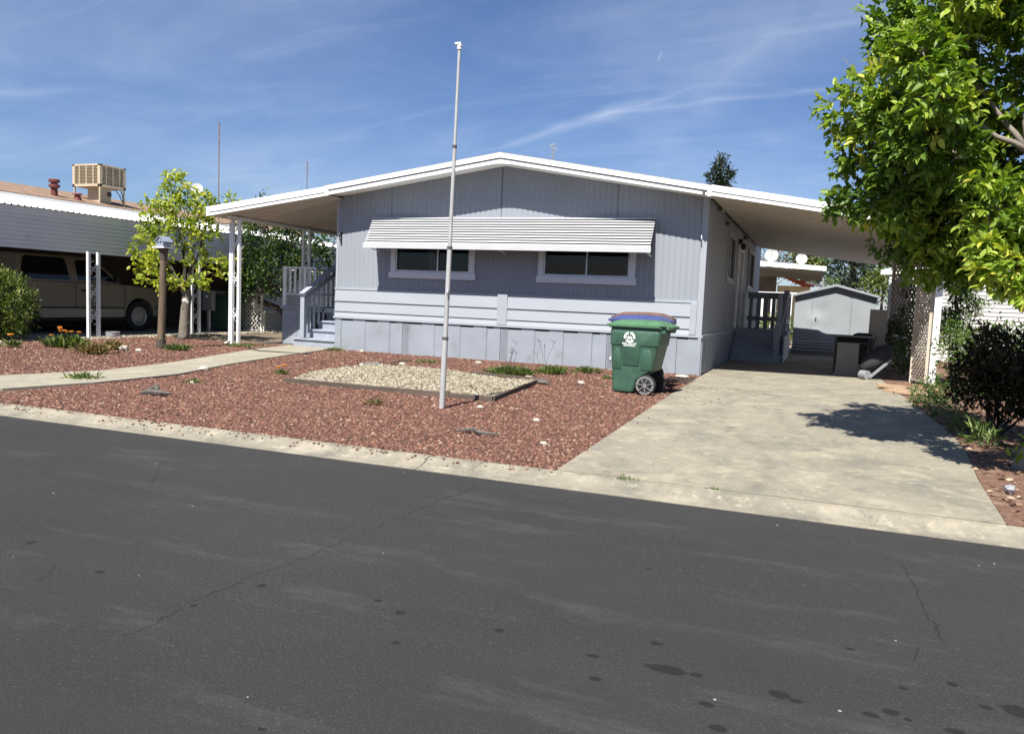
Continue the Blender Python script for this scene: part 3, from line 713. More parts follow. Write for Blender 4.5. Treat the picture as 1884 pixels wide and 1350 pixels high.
# ================================================================== THE HOME
HX0, HX1, HY, HYB = -10.19, -2.07, 15.19, 29.0
RX = -6.2
FY = 14.63                        # front edge of the roof
def zs(x):                         # soffit height under the gable
    return 3.41 + (4.0 - 3.41) * (x - HX0) / (RX - HX0) if x < RX else 4.0 + (3.33 - 4.0) * (x - RX) / (HX1 - RX)
home = thing('mobile_home', 'blue grey manufactured home with white roof trim and louvred awning over two front windows', 'mobile home', (-6.13, HY, 0))
WINS = [(-8.68, -6.90, 1.80, 2.72), (-5.27, -3.50, 1.80, 2.72)]
fwm = MB()
pitch = .116
xg = np.arange(HX0, HX1 + 1e-6, pitch / 8); xg[-1] = HX1
def dep(x): return HY - .011 * abs(sin(pi * (x - HX0) / pitch)) ** .55
for a, b in zip(xg[:-1], xg[1:]):
    mid = (a + b) / 2
    segs = [(1.385, None)]
    for (wa, wb, wz0, wz1) in WINS:
        if wa - .02 < mid < wb + .02: segs = [(1.385, wz0), (wz1, None)]
    for z0, z1 in segs:
        za, zb_ = (zs(a) + .02, zs(b) + .02) if z1 is None else (z1, z1)
        fwm.quad((a, dep(a), z0), (b, dep(b), z0), (b, dep(b), zb_), (a, dep(a), za))
fwo = fwm.build('front_wall', M['siding'], home)
# shell of the box behind it
sh = MB()
sh.quad((HX0, HY, 0.0), (HX0, HYB, 0.0), (HX0, HYB, zs(HX0)), (HX0, HY, zs(HX0)))
sh.quad((HX0, HYB, 0), (HX1, HYB, 0), (HX1, HYB, 3.3), (HX0, HYB, 3.3))
sh.build('rear_wall', M['siding'], home)
sw = MB()
SW = [(16.75, 18.05, 1.93, 3.02), (22.8, 25.6, 1.9, 3.0)]
# right wall with real openings
def wallx(mb, x, y0, y1, z0, z1, holes):
    ysl = sorted(set([y0, y1] + [h[0] for h in holes] + [h[1] for h in holes]))
    for a, b in zip(ysl[:-1], ysl[1:]):
        hs = [h for h in holes if h[0] <= a and h[1] >= b]
        if hs:
            mb.quad((x, a, z0), (x, b, z0), (x, b, hs[0][2]), (x, a, hs[0][2]))
            mb.quad((x, a, hs[0][3]), (x, b, hs[0][3]), (x, b, z1), (x, a, z1))
        else: mb.quad((x, a, z0), (x, b, z0), (x, b, z1), (x, a, z1))
holes = [(18.75, 20.15, 1.98, 2.93), (24.2, 26.0, 1.95, 2.95)]
wallx(sw, HX1, HY - .012, HYB, .76, 3.42, holes)
sw.build('side_wall', M['siding_side'], home)
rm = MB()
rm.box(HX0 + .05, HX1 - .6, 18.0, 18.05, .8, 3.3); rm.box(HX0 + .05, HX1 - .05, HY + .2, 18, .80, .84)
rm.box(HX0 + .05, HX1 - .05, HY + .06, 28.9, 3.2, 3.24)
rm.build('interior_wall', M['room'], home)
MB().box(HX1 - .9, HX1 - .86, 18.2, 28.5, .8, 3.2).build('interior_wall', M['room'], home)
# windows
def window(x0, x1, z0, z1, mull, curt):
    w = MB(); y0, y1 = HY - .045, HY - .006; t = .11
    w.box(x0 - t, x0, y0, y1, z0 - .13, z1); w.box(x1, x1 + t, y0, y1, z0 - .13, z1); w.box(x0 - t, x1 + t, y0, y1, z1, z1 + .1)
    wo_ = w.build('window', M['window_trim'], home, bevel=.004)
    s = MB(); s.box(x0 - t - .03, x1 + t + .03, y0 - .02, y1, z0 - .14, z0 - .01); s.build('window_sill', M['window_trim'], wo_, bevel=.004)
    fr = MB(); g = .035
    fr.box(x0, x0 + g, HY - .03, HY + .04, z0, z1); fr.box(x1 - g, x1, HY - .03, HY + .04, z0, z1)
    fr.box(x0, x1, HY - .032, HY + .04, z0 - .012, z0 + g); fr.box(x0, x1, HY - .03, HY + .04, z1 - g, z1)
    fr.box(mull - .016, mull + .016, HY - .026, HY + .03, z0, z1)
    fr.build('window_frame', M['galv'], wo_)
    MB().box(x0 + g, x1 - g, HY + .006, HY + .012, z0 + g, z1 - g).build('pane', M['glass'], wo_)
    if curt:
        c_ = MB()
        for i in range(5): c_.tube([(curt + i * .035, HY + .14 + .02 * (i % 2), z0 + .03), (curt + i * .035, HY + .14, z1)], .024, 6)
        c_.build('curtain', M['curtain'], wo_)
window(*WINS[0], -7.66, -7.93); window(*WINS[1], -4.37, None)
for (ya, yb, za, zb_) in holes:
    w = MB(); t = .12; xx = HX1 + .035
    w.box(HX1 - .01, xx, ya - t, ya, za - t, zb_ + t); w.box(HX1 - .01, xx, yb, yb + t, za - t, zb_ + t)
    w.box(HX1 - .01, xx, ya, yb, zb_, zb_ + t); w.box(HX1 - .01, xx, ya, yb, za - t, za)
    wo_ = w.build('window', M['trim'], home)
    fr = MB(); fr.box(HX1 - .03, HX1 + .01, ya, yb, za, za + .04); fr.box(HX1 - .03, HX1 + .01, (ya + yb) / 2 - .02, (ya + yb) / 2 + .02, za, zb_); fr.build('window_frame', M['galv'], wo_)
    MB().box(HX1 - .02, HX1 - .014, ya, yb, za, zb_).build('pane', M['glass'], wo_)
# white curtain strip behind the side window
MB().box(HX1 - .2, HX1 - .16, 19.35, 19.75, 2.1, 2.8).build('curtain', M['curtain'], home)
# door with pale casing above the side porch
dd = MB(); dd.box(HX1 - .01, HX1 + .045, 21.1, 21.3, .8, 2.9); dd.box(HX1 - .01, HX1 + .045, 22.3, 22.46, .8, 2.9); dd.box(HX1 - .01, HX1 + .045, 21.3, 22.3, 2.78, 2.9)
do = dd.build('door', M['white_metal'], home)
MB().box(HX1 - .01, HX1 + .02, 21.3, 22.3, .8, 2.78).build('door_leaf', M['siding'], do)
lf = MB(); lf.box(HX1, HX1 + .09, 21.16, 21.24, 2.96, 3.08); lf.lathe([(.02, 2.8), (.06, 2.82), (.07, 2.9), (.03, 2.97)], (HX1 + .12, 21.2, 0)); lf.build('porch_light', M['black_plastic'], home)
# corner boards
MB().box(HX0 - .012, HX0 + .05, HY - .022, HY + .05, 1.402, 3.42).build('corner_board', M['trim'], home, bevel=.003)
MB().box(HX1 - .10, HX1 + .012, HY - .024, HY + .06, .767, 3.36).build('corner_board', M['trim'], home, bevel=.003)
# three flared lap boards
lap = MB()
zt = 1.37
Lx0, Lx1 = HX0 - .01, HX1 - .10
for z1, z0 in ((1.365, 1.115), (1.112, .885), (.882, .77)):
    for xa, xb in ((Lx0, -6.235), (-6.015, Lx1 - .12)):
        lap.prism([(HY - .022, z1), (HY - .046, z0), (HY - .046, z0 - .012), (HY - .01, z0 - .012), (HY - .01, z1)], 'x', xa, xb)
lap.build('lap_siding', M['trim'], home)
tr = MB()
tr.box(Lx0 - .015, Lx1, HY - .036, HY + .01, 1.362, 1.40)
tr.box(-6.235, -6.015, HY - .058, HY, .765, 1.40)
tr.box(Lx1 - .12, Lx1, HY - .06, HY, .765, 1.362)
tr.box(Lx0 - .03, HX1 + .02, HY - .052, HY + .01, .715, .765)
tr.build('belt_trim', M['trim'], home, bevel=.004)
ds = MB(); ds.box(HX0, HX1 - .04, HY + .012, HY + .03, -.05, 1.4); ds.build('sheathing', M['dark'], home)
# skirting panels, each with an open notch under the trim
seams = [-10.03, -9.40, -8.78, -8.46, -8.30, -7.68, -7.07, -6.46, -6.15, -5.99, -5.39, -4.78, -4.18, -3.88, -3.74, -3.13, -2.51, -2.10]
vents = {(-8.46, -8.30), (-6.15, -5.99), (-3.88, -3.74)}
MB().box(HX0 + .0, -10.035, HY - .03, HY + .01, -.02, .713).build('skirting_panel', M['skirt'], home)
for a, b in zip(seams[:-1], seams[1:]):
    tilt = random.uniform(-.004, .004)
    if (a, b) in vents:
        v = MB(); v.box(a + .004, b - .004, HY - .02, HY + .008, -.02, .69)
        vo_ = v.build('skirting_vent', M['skirt'], home)
        d = MB()
        for iz in range(30):
            for ix in range(5):
                x = a + .025 + ix * (b - a - .05) / 4 + (.008 if iz % 2 else 0); z = .03 + iz * .0217
                d.box(x - .0055, x + .0055, HY - .0235, HY - .0205, z - .005, z + .005)
        d.build('vent_hole', M['dark'], vo_)
    else:
        p = MB(); n = a + (b - a) * .5
        y = HY - .024 + tilt
        poly = [(a + .005, -.02), (b - .005, -.02), (b - .005, .71), (n, .71), (n, .672), (a + .005, .672)]
        p.prism(poly, 'y', y, y + .02)
        p.box(a + .003, a + .018, y - .007, y, -.02, .672)
        p.build('skirting_panel', M['skirt'], home)
# a corner piece and the side skirting
sk = MB(); sk.prism([(HX1 - .03, 0), (HX1 + .015, 0), (HX1 + .015, .715), (HX1 - .05, .715)], 'y', HY - .05, HY + .02)
sk.build('skirting_corner', M['skirt'], home)
ss = MB()
y = HY + .03
while y < HYB:
    ss.box(HX1 + .0, HX1 + .018, y, min(y + .39, HYB), -.02, .712); ss.box(HX1 + .018, HX1 + .03, y, y + .02, -.02, .712)
    y += .4
ss.build('side_skirting', M['skirt'], home)
MB().box(HX1 - .005, HX1 + .035, HY - .02, HYB, .715, .765).build('side_belt_trim', M['trim'], home)
# white utility tab on the last vent
u = MB(); u.box(-3.80, -3.775, HY - .05, HY - .022, .19, .25); u.build('hose_bib', M['white_metal'], home)
# ------------- roof
rf = MB()
ZT = [(-10.24, 3.61), (RX, 4.205), (-1.99, 3.50)]
rf.prism([(-10.16, 3.575), (-6.08, 4.175), (-1.96, 3.475), (-1.96, 3.445), (-6.08, 4.135), (-10.16, 3.545)], 'y', FY - .03, HYB + .3)
ro = rf.build('roof', M['shingle'], home)
def fascia(pts_top, pts_bot, ya, yb, name, mat, parent):
    MB().prism(pts_top + pts_bot[::-1], 'y', ya, yb).build(name, mat, parent)
def off(pl, d): return [(x, z - d) for x, z in pl]
# upper drip trim, dark reveal, lower fascia board
top = [(-10.14, 3.563), (-6.08, 4.152), (-1.98, 3.46)]
fascia(off(top, -.005), off(top, .085), FY - .034, FY + .02, 'drip_trim', M['white'], ro)
top2 = [(-10.24, 3.59), (-6.3, 4.16), (-6.1, 4.16), (-2.0, 3.475)]
low = [(-10.12, 3.376), (-6.36, 3.93), (-6.18, 3.952), (-6.0, 3.952), (-5.8, 3.93), (-1.98, 3.292)]
MB().prism([(x, z - .10) for x, z in top] + low[::-1], 'y', FY - .008, FY + .03).build('fascia_board', M['white'], ro)
sf = MB()
lows = [(x, z) for x, z in low]
for (xa, za), (xb, zb_) in zip(lows[:-1], lows[1:]):
    sf.quad((xa, FY + .02, za + .02), (xb, FY + .02, zb_ + .02), (xb, HY + .01, zs(xb)), (xa, HY + .01, zs(xa)))
sf.build('soffit', M['white'], ro)
for sx_ in (-8.82, -6.25, -3.80):
    MB().box(sx_ - .004, sx_ + .004, HY - .0135, HY + .004, 2.97, zs(sx_) + .01).build('siding_seam', M['skirt_dark'], home)
# damaged bit at the right end of the fascia
br = MB(); br.box(-2.12, -2.07, FY - .02, FY - .006, 3.31, 3.39); br.build('peeled_patch', M['debris'], ro)
for xh, side in ((-10.08, 0), (-2.16, 1)):       # small hanging plant hooks
    h = MB(); h.tube([(xh, HY - .02, 2.60), (xh, HY - .10, 2.62), (xh + .01, HY - .13, 2.55), (xh, HY - .09, 2.50), (xh, HY - .02, 2.40)], .009, 6)
    h.box(xh - .012, xh + .012, HY - .03, HY - .005, 2.36, 2.64)
    h.build('plant_hook', M['black_plastic'] if side == 0 else M['galv'], home)
# ------------- louvred window awning
aw = MB()
AX0, AX1 = -9.24, -3.04
n = 11
for i in range(n):
    yb = HY - .02 - .055 * i; z0 = 2.960 - .0565 * i
    yf = yb - .074
    aw.prism([(yb, z0), (yb - .03, z0 - .010), (yf, z0 - .028), (yf, z0 - .038), (yf + .006, z0 - .038), (yb - .03, z0 - .016), (yb, z0 - .006)], 'x', AX0 + .014 * i, AX1 + .004 * i)
aw.box(AX0 + .12, AX1 + .06, HY - .665, HY - .640, 2.255, 2.362)
ao = aw.build('window_awning', M['awning'], home)
bk = MB(); bk.quad((AX0 + .01, HY - .018, 2.95), (AX1 - .01, HY - .018, 2.95), (AX1 + .03, HY - .61, 2.325), (AX0 + .16, HY - .61, 2.325)); bk.build('awning_gap_shade', M['dark'], ao)  # dark sheet added to paint the shade seen between the slats
for x in (AX0 + .18, AX1 - .05, -6.1):
    MB().bar((x, HY - .02, 2.22), (x, HY - .63, 2.29), .018, .018).build('awning_arm', M['white_metal'], ao)
# ------------- flat canopies on both sides
def canopy(xa, za, xb, zb_, y0, y1, name, fas_end, th=.2, skew=0.0):
    """pan roof between (xa,za) at the wall and (xb,zb) outside; heights are the underside"""
    c = MB(); sl = (zb_ - za) / (xb - xa)
    y = y0 + .03; prof = []
    while y < y1 - .3:
        prof += [(y, .0), (y + .245, .0), (y + .258, .045), (y + .285, .045)]
        y += .30
    for (ya, ha), (yb, hb) in zip(prof[:-1], prof[1:]):
        c.quad((xa, ya, za + ha), (xb, ya, zb_ + ha), (xb, yb, zb_ + hb), (xa, yb, za + hb))
    co = c.build(name, M['soffit'], home)
    MB().prism([(xa, za + th - .012), (xb, zb_ + th - .012), (xb, zb_ + th - .03), (xa, za + th - .03)], 'y', y0 + .03, y1).build('canopy_top_sheet', M['white'], co)
    f = MB()
    for (h0, h1, yy) in ((.005, .075, y0 + .004), (.082, .125, y0 - .012), (.132, th + .004, y0)):
        f.prism([(xa, za + h0), (xb, zb_ + h0), (xb, zb_ + h1), (xa, za + h1)], 'y', yy, y0 + .03)
    f.prism([(xa, za + .004), (xb, zb_ + .004), (xb, zb_ + .16), (xa, za + .16)], 'y', y1 - .03, y1)
    sgn = -1 if xb < xa else 1
    f.prism([(xb, zb_ + .0), (xb + sgn * .05, zb_ + .0), (xb + sgn * .05, zb_ + th), (xb, zb_ + th)], 'y', y0 - .005, y1)
    fo_ = f.build('canopy_fascia', M['white'], co)
    if skew:
        ox = ORG[home.name].x
        for ob in [co] + list(co.children):
            for v in ob.data.vertices: v.co.y += skew * (v.co.x + ox - xa) * max(0.0, 1 - (v.co.y + HY - y0) / (y1 - y0))
    return co
cl_ = canopy(-10.05, 3.372, -12.62, 2.845, FY, 22.0, 'porch_canopy', True, skew=.306)
cr_ = canopy(-1.97, 3.292, 2.45, 2.69, FY, 27.0, 'carport_canopy', True, th=.19, skew=.20)
MB().box(-12.44, -12.32, 14.2, 21.9, 2.84, 2.89).build('canopy_beam', M['white_metal'], cl_)
MB().box(1.93, 2.05, FY + 1.1, 26.9, 2.66, 2.74).build('canopy_beam', M['white_metal'], cr_)
# corner flashing where canopy meets fascia
MB().box(-10.17, -10.07, FY - .035, FY - .01, 3.36, 3.56).build('flashing', M['white'], ro)
MB().box(-2.03, -1.96, FY - .035, FY - .01, 3.28, 3.46).build('flashing', M['white'], ro)
def scroll_post(name, p0, p1, h, parent, down=False, mat='white_metal'):
    """two slim tubes with S scrolls between"""
    p0 = Vector(p0); p1 = Vector(p1); d = (p1 - p0); L_ = d.length; d.normalize()
    m_ = MB()
    for p in (p0, p1): m_.obox((p.x, p.y, h / 2), d, (-d.y, d.x, 0), (0, 0, 1), .032, .032, h / 2)
    po = m_.build(name, M[mat], parent)
    r = L_ / 2 - .035
    k = 0
    for zc in (h * .24, h * .52, h * .80):
        s = MB()
        for sg in (1, -1):
            pts = []
            for i in range(17):
                t = i / 16; a = pi * .5 + sg * 0 + t * 1.75 * pi; rr = r * (1 - .55 * t)
                x = rr * cos(a) * sg; z = (r * .95 + rr * sin(a) * .9) * sg
                pts.append((p0.x + d.x * (L_ / 2 + x), p0.y + d.y * (L_ / 2 + x), zc + z))
            s.tube(pts, .008, 5)
        s.bar((p0.x + d.x * (L_ / 2 - r), p0.y + d.y * (L_ / 2 - r), zc - .04), (p0.x + d.x * (L_ / 2 + r), p0.y + d.y * (L_ / 2 + r), zc + .04), .01, .014)
        s.build('scroll', M[mat], po)
    return po
pa = scroll_post('canopy_post', (-12.50, 14.48, 0), (-12.28, 14.44, 0), 2.86, home)
dsn = MB(); dsn.tube([(-12.54, 14.45, 2.7), (-12.54, 14.45, .10), (-12.60, 14.37, .03)], .028, 8); dsn.build('downspout', M['white_metal'], pa)
scroll_post('canopy_post', (-12.46, 17.05, 0), (-12.27, 17.05, 0), 2.86, home)
scroll_post('canopy_post', (-12.46, 21.5, 0), (-12.27, 21.5, 0), 2.86, home)
wp = MB(); wp.box(1.93, 2.045, 16.20, 16.31, 0, 2.67); wp.build('canopy_post', M['white_metal'], home, bevel=.006)
for yy in (21.6, 26.6):
    MB().box(1.955, 2.045, yy, yy + .09, 0, 2.67).build('canopy_post', M['white_metal'], home)
# floodlights and camera on the side wall under the canopy
for (yy, zz) in ((16.6, 3.30), (18.1, 3.16), (22.4, 3.22)):
    f = MB(); f.box(HX1, HX1 + .05, yy - .06, yy + .06, zz - .05, zz + .05)
    f.tube([(HX1 + .03, yy - .05, zz), (HX1 + .11, yy - .10, zz - .04)], [.02, .055], 10); f.tube([(HX1 + .03, yy + .05, zz), (HX1 + .12, yy + .02, zz - .05)], [.02, .055], 10)
    f.build('floodlight', M['grey_plank'], home)

# ================================================================== left porch
pl = thing('porch_steps', 'blue grey wooden porch steps with sunlit treads beside the left end of the home', 'porch steps', (-11.0, 15.8, 0))
SY = [15.28, 15.62, 15.96, 16.30]
SZ_ = [.205, .405, .605, .80]
SXL = [-11.42, -11.22, -11.22, -11.22]
for i, (y, z, xl) in enumerate(zip(SY, SZ_, SXL)):
    MB().box(xl, -10.215, y - .03, y + .37, z - .04, z).build('tread', M['step'], pl, bevel=.004)
    MB().box(xl + .03, -10.23, y + .004, y + .03, z - .2 + .001 if i else .02, z - .042).build('riser', M['step'], pl)
pk = thing('porch_deck', 'raised blue grey porch deck box with white railing at the left of the home', 'porch deck', (-11.3, 16.9, 0))
bx = MB(); bx.box(-12.29, -12.25, 16.02, 19.4, .0, .84); bx.box(-12.25, -11.47, 15.98, 16.02, 0, .84); bx.box(-11.47, -11.43, 15.99, 16.7, 0, .84)
bx.build('skirt_board', M['step'], pk)
b2 = MB(); b2.box(-12.31, -11.42, 15.955, 16.06, .845, .925); b2.box(-11.86, -11.84, 15.97, 15.978, 0, .84); b2.build('deck_rim', M['step'], pk, bevel=.004)
MB().box(-12.28, -10.22, 16.07, 19.4, .80, .90).build('deck_floor', M['step'], pk)
rl = MB()
def rail(mb, a, b, z0, z1, nb, w=.035, mid=None):
    a = Vector(a); b = Vector(b)
    mb.bar((a.x, a.y, z1), (b.x, b.y, z1), .06, .035); 
    zl = z0 + .10 if mid is None else mid
    mb.bar((a.x, a.y, zl), (b.x, b.y, zl), .035, .03)
    for i in range(nb + 1):
        p = a.lerp(b, i / nb); ww = w if i % 4 else w * 1.5
        mb.box(p.x - ww / 2, p.x + ww / 2, p.y - ww / 2, p.y + ww / 2, (z0 if i % 4 == 0 else zl), z1)
rail(rl, (-12.26, 16.04, 0), (-12.26, 19.3, 0), .92, 1.86, 16, mid=1.22)
rl.build('side_railing', M['white_metal'], pk)
rl = MB(); rail(rl, (-12.21, 16.03, 0), (-11.35, 16.03, 0), .93, 1.85, 6, mid=1.21); rl.build('front_railing', M['white_metal'], pk)
rl = MB(); rail(rl, (-12.2, 19.3, 0), (-10.3, 19.3, 0), .92, 1.90, 10); rl.build('back_railing', M['step'], pk)
hr = thing('stair_railing', 'blue grey stair handrail with sunlit newel post on the left porch steps', 'handrail', (-11.13, 15.4, 0))
MB().box(-11.205, -11.095, 15.25, 15.36, .206, 1.15).build('newel_post', M['step'], hr, bevel=.004)
MB().bar((-11.15, 15.22, 1.225), (-11.15, 16.78, 2.02), .14, .04).build('handrail', M['step'], hr, bevel=.004)
MB().bar((-11.15, 15.35, 1.12), (-11.15, 16.6, 1.77), .04, .09).build('rail_board', M['step'], hr)
MB().box(-11.20, -11.09, 16.66, 16.77, .80, 1.96).build('upper_post', M['step'], hr, bevel=.004)
for i in range(6):
    y = 15.50 + i * .19; MB().box(-11.17, -11.13, y, y + .04, .22 + (y - 15.3) * .5, 1.13 + (y - 15.3) * .52).build('baluster', M['step'], hr)

# ================================================================== right porch
rp = thing('porch_stairs', 'shaded blue grey wooden stairs and deck under the right carport canopy', 'porch stairs', (-1.45, 20.5, 0))
for i in range(4):
    y = 20.25 + i * .33; z = .19 * (i + 1)
    MB().box(-2.03, -.80 - .02 * i, y - .03, y + .35, z - .04, z).build('tread', M['step'], rp, bevel=.004)
    MB().box(-2.02, -.83, y + .004, y + .03, z - .189, z - .042).build('riser', M['step'], rp)
MB().box(-2.02, -.75, 21.55, 24.2, .66, .75).build('deck_floor', M['step'], rp)
MB().box(-.80, -.77, 20.3, 24.2, .0, .658).build('skirt_board', M['step'], rp)
np_ = MB(); np_.box(-1.02, -.90, 20.26, 20.36, .19, .95); np_.build('newel_post', M['step'], rp)
MB().bar((-.98, 20.24, .30), (-.82, 21.6, 1.80), .10, .06).build('handrail', M['step'], rp)
MB().bar((-.93, 20.32, .19), (-.93, 20.32, 1.72), .10, .10, (1, 0, 0)).build('corner_post', M['step'], rp, bevel=.004)
rr_ = MB()
for (a, b) in (((-1.98, 21.62), (-.86, 21.62)), ):
    pass
rr_.box(-2.0, -.85, 24.08, 24.14, 1.62, 1.80)
rr_.box(-2.0, -.85, 24.08, 24.14, .98, 1.10)
x = -1.95
while x < -.9:
    rr_.box(x, x + .10, 24.06, 24.10, .75, 1.75); x += .21
rr_.build('rear_railing', M['step'], rp)
rs = MB(); rs.box(-.87, -.80, 21.6, 24.1, 1.66, 1.78); rs.box(-.87, -.80, 21.6, 24.1, .95, 1.05)
y = 21.7
while y < 24.1: rs.box(-.86, -.82, y, y + .09, .75, 1.7); y += .24
rs.build('side_railing', M['step'], rp)
MB().box(-.90, -.80, 21.52, 21.62, .0, 1.82).build('corner_post', M['step'], rp, bevel=.004)

# ================================================================== flagpole
fp = thing('flagpole', 'bare telescoping aluminium flagpole standing in the red rock bed', 'flagpole', (-4.0, 8.15, 0))
secs = [(0, .82, .033), (.82, 1.85, .0275), (1.85, 2.975, .022), (2.975, 4.04, .017)]
lean = .017
for a, b, r in secs:
    MB().tube([(-4.0 + lean * a, 8.15, a - .02), (-4.0 + lean * b, 8.15, b)], r, 16).build('pole_section', M['pole'], fp, auto=R(50))
for a, b, r in secs[:-1]:
    MB().tube([(-4.0 + lean * b, 8.15, b - .016), (-4.0 + lean * b, 8.15, b + .012)], r + .005, 14).build('collar', M['collar'], fp)
tk = MB(); tk.tube([(-4 + lean * 4.04, 8.15, 4.03), (-4 + lean * 4.04, 8.15, 4.08)], .026, 12); tk.box(-3.975, -3.905, 8.12, 8.18, 4.08, 4.10); tk.tube([(-3.94, 8.15, 4.09), (-3.90, 8.13, 4.06)], .012, 8)
tk.build('pole_cap', M['white_metal'], fp)
cl = MB(); cl.tube([(-3.96, 8.11, 1.30), (-3.955, 8.09, 1.34), (-3.955, 8.11, 1.38)], .006, 6); cl.build('cleat', M['galv'], fp)

# ================================================================== bins
def make_bin(label, body, lid, loc, rz, logo):
    """local frame: +x is the wheel/handle end, y across, z up"""
    t = thing('wheeled_bin', label, 'wheeled bin', (0, 0, 0), 0, 'wheeled bins in a row beside the driveway')
    ORG[t.name] = Vector((0, 0, 0))
    b = MB()
    # stacked rounded sections (z, x0, x1, half width)
    def sec(z, x0, x1, hw, r=.05):
        pts = []
        for cx_, cy_, a0 in ((x1 - r, hw - r, 0), (x0 + r, hw - r, 90), (x0 + r, -hw + r, 180), (x1 - r, -hw + r, 270)):
            for k in range(5):
                a = R(a0 + k * 22.5); pts.append((cx_ + r * cos(a), cy_ + r * sin(a), z))
        return pts
    rings = [sec(.03, -.30, .02, .215), sec(.06, -.305, .035, .22), sec(.20, -.31, .07, .225), sec(.30, -.315, .20, .23), sec(.36, -.32, .305, .235), sec(.70, -.335, .37, .262), sec(.715, -.345, .385, .275),
             sec(.90, -.35, .405, .282), sec(.93, -.345, .40, .272), sec(.985, -.345, .41, .272)]
    vs = []; fs = []; k = 20
    for r_ in rings: vs += r_
    for i in range(len(rings) - 1):
        for j in range(k): fs.append((i * k + j, i * k + (j + 1) % k, (i + 1) * k + (j + 1) % k, (i + 1) * k + j))
    fs.append(tuple(range(k))); fs.append(tuple(range((len(rings) - 1) * k, len(rings) * k)))
    b.add(vs, fs)
    # moulded panels on each side: upper badge shield and two lower ribs
    for s in (-1, 1):
        def y(z): return s * (np.interp(z, [.03, .36, .70, .90], [.215, .235, .262, .282]) + .010)
        up_ = [(-.27, .90), (.25, .90), (.30, .87), (.30, .76), (.26, .72), (.14, .715), (.10, .68), (.10, .42), (-.14, .42), (-.14, .68), (-.18, .715), (-.27, .73)]
        vs = [(x, y(z), z) for x, z in up_] + [(x * 1.015, y(z) - s * .03, z) for x, z in up_]
        n_ = len(up_)
        b.add(vs, [tuple(range(n_))] + [(i, (i + 1) % n_, (i + 1) % n_ + n_, i + n_) for i in range(n_)])
        for xa, xb in ((-.285, -.17), (.13, .29)):
            rb = [(xa, .36), (xb, .36), (xb - .0, .58), (xb - .03, .66), (xa + .03, .66), (xa, .58)]
            vs = [(x, y(z) - s * .002, z) for x, z in rb] + [(x, y(z) - s * .03, z) for x, z in rb]; n_ = 6
            b.add(vs, [tuple(range(n_))] + [(i, (i + 1) % n_, (i + 1) % n_ + n_, i + n_) for i in range(n_)])
    b.box(-.355, -.34, -.2, .2, .80, .86)
    b.box(-.36, .42, -.292, -.262, .955, .99); b.box(-.36, .42, .262, .292, .955, .99)
    bo = b.build('bin_body', body, t, bevel=.004, auto=R(35))
    h = MB(); h.tube([(.40, -.22, .93), (.47, -.22, .945), (.49, -.18, .95), (.49, .18, .95), (.47, .22, .945), (.40, .22, .93)], .016, 8)
    h.box(.38, .47, -.265, -.20, .90, .985); h.box(.38, .47, .20, .265, .90, .985)
    h.build('handle', body, t)
    # domed lid with rim
    L_ = MB()
    nx, ny = 12, 8; vs = []; fs = []
    for i in range(nx + 1):
        for j in range(ny + 1):
            u = i / nx; v = j / ny
            x = -.385 + u * .87; yy = (-.305 + v * .61) * (1 - .10 * max(0, (.12 - u) / .12))
            e = min(1, min(u, 1 - u) / .10) * min(1, min(v, 1 - v) / .12)
            z = 1.0 + .045 * e + .028 * sin(pi * u) * sin(pi * v) + (.012 if (j in (2, 6)) and 1 < i < nx - 1 else 0)
            vs.append((x, yy, z))
    for i in range(nx):
        for j in range(ny): a = i * (ny + 1) + j; fs.append((a, a + 1, a + ny + 2, a + ny + 1))
    L_.add(vs, fs)
    L_.box(-.392, .40, -.312, -.300, .972, 1.004); L_.box(-.392, .40, .300, .312, .972, 1.004); L_.box(-.395, -.380, -.29, .29, .968, 1.004)
    lo = L_.build('lid', lid, t, auto=R(40))
    lh = MB()
    for s in (-1, 1): lh.box(.42, .52, s * .22 - .05, s * .22 + .05, .955, 1.0)
    lh.box(.47, .535, -.16, .16, .965, 1.0)
    lh.build('lid_hinge', lid, lo, bevel=.006)
    for s in (-1, 1):
        w = MB(); w.lathe([(.02, -.035), (.135, -.035), (.148, -.02), (.148, .02), (.135, .035), (.02, .035)], (.215, s * .245, .148), 'y', 28)
        wo_ = w.build('wheel', M['tyre'], t, auto=R(40))
        hb = MB(); yy = s * .282
        hb.lathe([(.105, -.004), (.128, -.004), (.128, .004), (.105, .004)], (.215, yy, .148), 'y', 28)
        hb2 = MB(); hb2.lathe([(.028, -.01), (.028, .01)], (.215, yy, .148), 'y', 14)
        for k_ in range(7):
            a = 2 * pi * k_ / 7 + .3; d = (cos(a), 0, sin(a))
            hb2.bar((.215 + d[0] * .02, yy, .148 + d[2] * .02), (.215 + d[0] * .125, yy, .148 + d[2] * .125), .010, .022, (0, 1, 0))
            hb2.bar((.215 + d[0] * .06, yy, .148 + d[2] * .06), (.215 + d[0] * .122, yy, .148 + d[2] * .122), .011, .036, (0, 1, 0))
        n_ = 28; vs = []; fs = []
        for r_, dy in ((.104, s * .004), (.130, s * .004), (.130, -s * .01), (.104, -s * .01)):
            for k_ in range(n_): a = 2 * pi * k_ / n_; vs.append((.215 + r_ * cos(a), yy + dy, .148 + r_ * sin(a)))
        for q_ in range(4):
            for k_ in range(n_): fs.append((q_ * n_ + k_, q_ * n_ + (k_ + 1) % n_, ((q_ + 1) % 4) * n_ + (k_ + 1) % n_, ((q_ + 1) % 4) * n_ + k_))
        hb2.add(vs, fs); hb2.build('wheel_rim', M['silver_wheel'], wo_)
    ax = MB(); ax.tube([(.215, -.24, .148), (.215, .24, .148)], .012, 8); ax.build('axle', M['black_plastic'], t)
